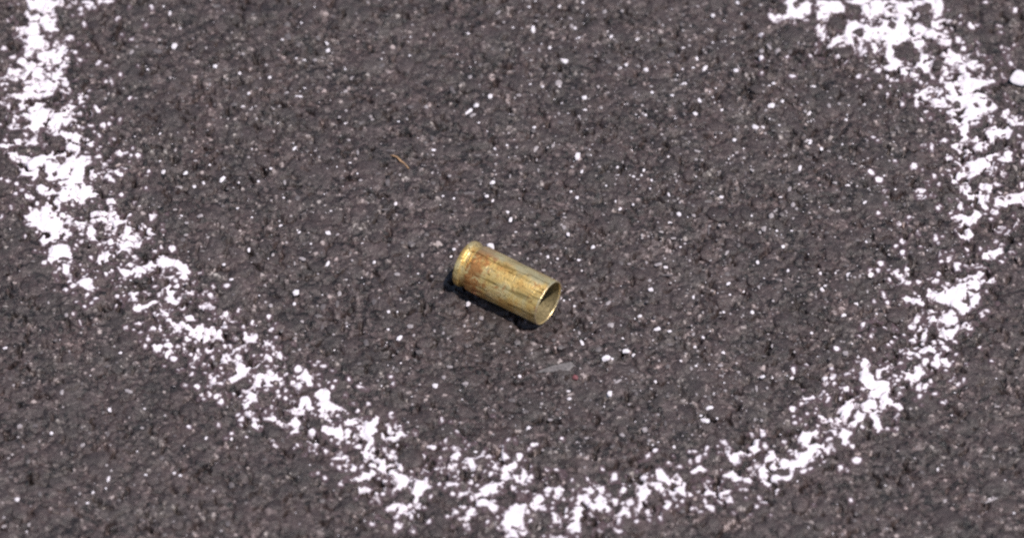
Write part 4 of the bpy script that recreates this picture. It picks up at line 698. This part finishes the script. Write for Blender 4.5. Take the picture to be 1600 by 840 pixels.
axis_v = (CASE_MOUTH - CASE_HEAD); axis_v /= np.linalg.norm(axis_v)
def support(c):
    best = -9
    side = np.array([-axis_v[1], axis_v[0]])
    for s in np.linspace(-1.6, 1.6, 9):
        for t in np.linspace(-1.2, 1.2, 9):
            q = c + axis_v * t + side * s
            best = max(best, float(sample(H, q[0], q[1])) - (R_BODY - math.sqrt(R_BODY ** 2 - s * s)))
    return best
z_head = support(CASE_HEAD + axis_v * 1.0) + 4.97 - 0.14
z_mouth = support(CASE_MOUTH - axis_v * 2.0) + 4.84 - 0.32
p0 = Vector((CASE_HEAD[0], CASE_HEAD[1], z_head)) * MM
p1 = Vector((CASE_MOUTH[0], CASE_MOUTH[1], z_mouth)) * MM
xa = (p1 - p0).normalized()
za = (Vector((0, 0, 1)) - xa * xa.z).normalized()
ya = za.cross(xa)
rot = Matrix((xa, ya, za)).transposed().to_4x4()
mid_g = (p0 + p1) / 2
base_pt = Vector((mid_g.x, mid_g.y, mid_g.z - R_BODY * MM))
case.matrix_world = Matrix.Translation(base_pt) @ rot
off = rot.inverted() @ (p0 - base_pt).to_4d()
for o in (body, chead):
    o.location = off.to_3d()

# ------------------------------------------------------------------ small loose things
def lump(name, loc, size, mat, label, cat, seed, rz=0.0, sub=2):
    import bmesh
    g = np.random.default_rng(seed)
    bm = bmesh.new()
    bmesh.ops.create_icosphere(bm, subdivisions=sub, radius=1.0)
    dirs = g.normal(0, 1, (9, 3)); dirs /= np.linalg.norm(dirs, axis=1)[:, None]
    cut = g.uniform(0.55, 0.85, 9)
    for v in bm.verts:
        p = np.array(v.co)
        for d, c in zip(dirs, cut):
            q = p @ d
            if q > c:
                p = p - d * (q - c) * 0.96
        v.co = Vector(p * np.array(size))
    m = bpy.data.meshes.new(name)
    bm.to_mesh(m); bm.free()
    m.polygons.foreach_set("use_smooth", [True] * len(m.polygons))
    m.materials.append(mat)
    o = bpy.data.objects.new(name, m)
    lo = min(v.co.z for v in m.vertices)
    for v in m.vertices:
        v.co.z -= lo
    o.location = (loc[0] * MM, loc[1] * MM, (float(sample(H, *loc)) - 0.12) * MM)
    o.rotation_euler = (0, 0, rz)
    o["label"] = label; o["category"] = cat
    return link(o)

lump("white_pebble", (107.6, 54.6), (2.1 * MM, 2.3 * MM, 1.5 * MM), M_WHITE, "large rounded white pebble outside the ring at the picture's edge", "pebble", 5, 0.4, 3)
lump("white_pebble", (-4.5, 5.9), (1.15 * MM, 0.85 * MM, 0.95 * MM), M_WHITE, "tiny white pebble touching the brass case beside its rim", "pebble", 8, -0.5)

# dry orange stalk: a bent, tapered strip with thickness
def stalk(pts, w, mat, name, label, cat):
    vs = []; fs = []
    n = len(pts)
    for i, (x, y, dz) in enumerate(pts):
        a = pts[max(0, i - 1)]; b = pts[min(n - 1, i + 1)]
        d = Vector((b[0] - a[0], b[1] - a[1], 0)).normalized()
        s = Vector((-d.y, d.x, 0))
        ww = w * (0.35 + 0.65 * math.sin(math.pi * (i + 0.4) / (n - 0.2))) * (1.25 if i % 2 else 0.8)
        z = float(sample(H, x, y)) + dz
        c = Vector((x, y, z))
        for k in range(6):
            an = 2 * math.pi * k / 6
            vs.append(tuple((c + s * ww * math.cos(an) + Vector((0, 0, 1)) * ww * 0.6 * math.sin(an)) * MM))
    for i in range(n - 1):
        for k in range(6):
            fs.append((i * 6 + k, i * 6 + (k + 1) % 6, (i + 1) * 6 + (k + 1) % 6, (i + 1) * 6 + k))
    fs.append(tuple(range(5, -1, -1))); fs.append(tuple((n - 1) * 6 + k for k in range(6)))
    me = mesh_from(name, vs, fs)
    me.materials.append(mat)
    o = link(bpy.data.objects.new(name, me))
    o["label"] = label; o["category"] = cat
    return o
M_STRAW = mat_plain("dry_stalk", (0.40, 0.235, 0.125), 0.7)
stalk([(-25.6, 32.6, .12), (-24.8, 32.2, .2), (-24.0, 31.4, .28), (-23.3, 30.6, .32), (-22.5, 29.9, .28), (-21.6, 28.7, .12)], 0.24, M_STRAW,
      "dry_stalk", "thin orange dry stalk fragment on the asphalt beyond the case's rim", "plant fragment")

# pale wedge-shaped flake and a red crumb in front of the case mouth
def flake(name, outline, thick, mat, label, cat, tilt):
    vs = []; n = len(outline)
    cx = sum(p[0] for p in outline) / n; cy = sum(p[1] for p in outline) / n
    zb = max(float(sample(H, x, y)) for x, y in outline) - 0.2
    for s, dz in ((1.0, 0.0), (1.0, thick * 0.6), (0.82, thick)):
        for x, y in outline:
            px = cx + (x - cx) * s; py = cy + (y - cy) * s
            vs.append((px * MM, py * MM, (zb + dz + tilt * (py - cy)) * MM))
    fs = []
    for r_ in range(2):
        for i in range(n):
            j = (i + 1) % n
            fs.append((r_ * n + i, r_ * n + j, (r_ + 1) * n + j, (r_ + 1) * n + i))
    fs.append(tuple(2 * n + i for i in range(n)))
    fs.append(tuple(range(n - 1, -1, -1)))
    me = mesh_from(name, vs, fs, False)
    me.materials.append(mat)
    o = link(bpy.data.objects.new(name, me))
    o["label"] = label; o["category"] = cat
    return o
M_FLAKE = mat_plain("stone_flake", (0.16, 0.138, 0.134), 0.6, 2.4)
M_RED = mat_plain("red_crumb", (0.22, 0.075, 0.08), 0.6)
flake("stone_flake", [(4.6, -28.6), (7.5, -28.5), (11.4, -28.3), (12.6, -26.9), (11.9, -25.9), (9.6, -26.5), (6.9, -27.4)], 0.45, M_FLAKE,
      "pale grey wedge-shaped stone flake lying in front of the case mouth", "stone flake", 0.10)
lump("red_crumb", (12.7, -30.2), (0.7 * MM, 0.95 * MM, 0.45 * MM), M_RED, "small dull red crumb next to the grey stone flake", "crumb", 21, 0.3)
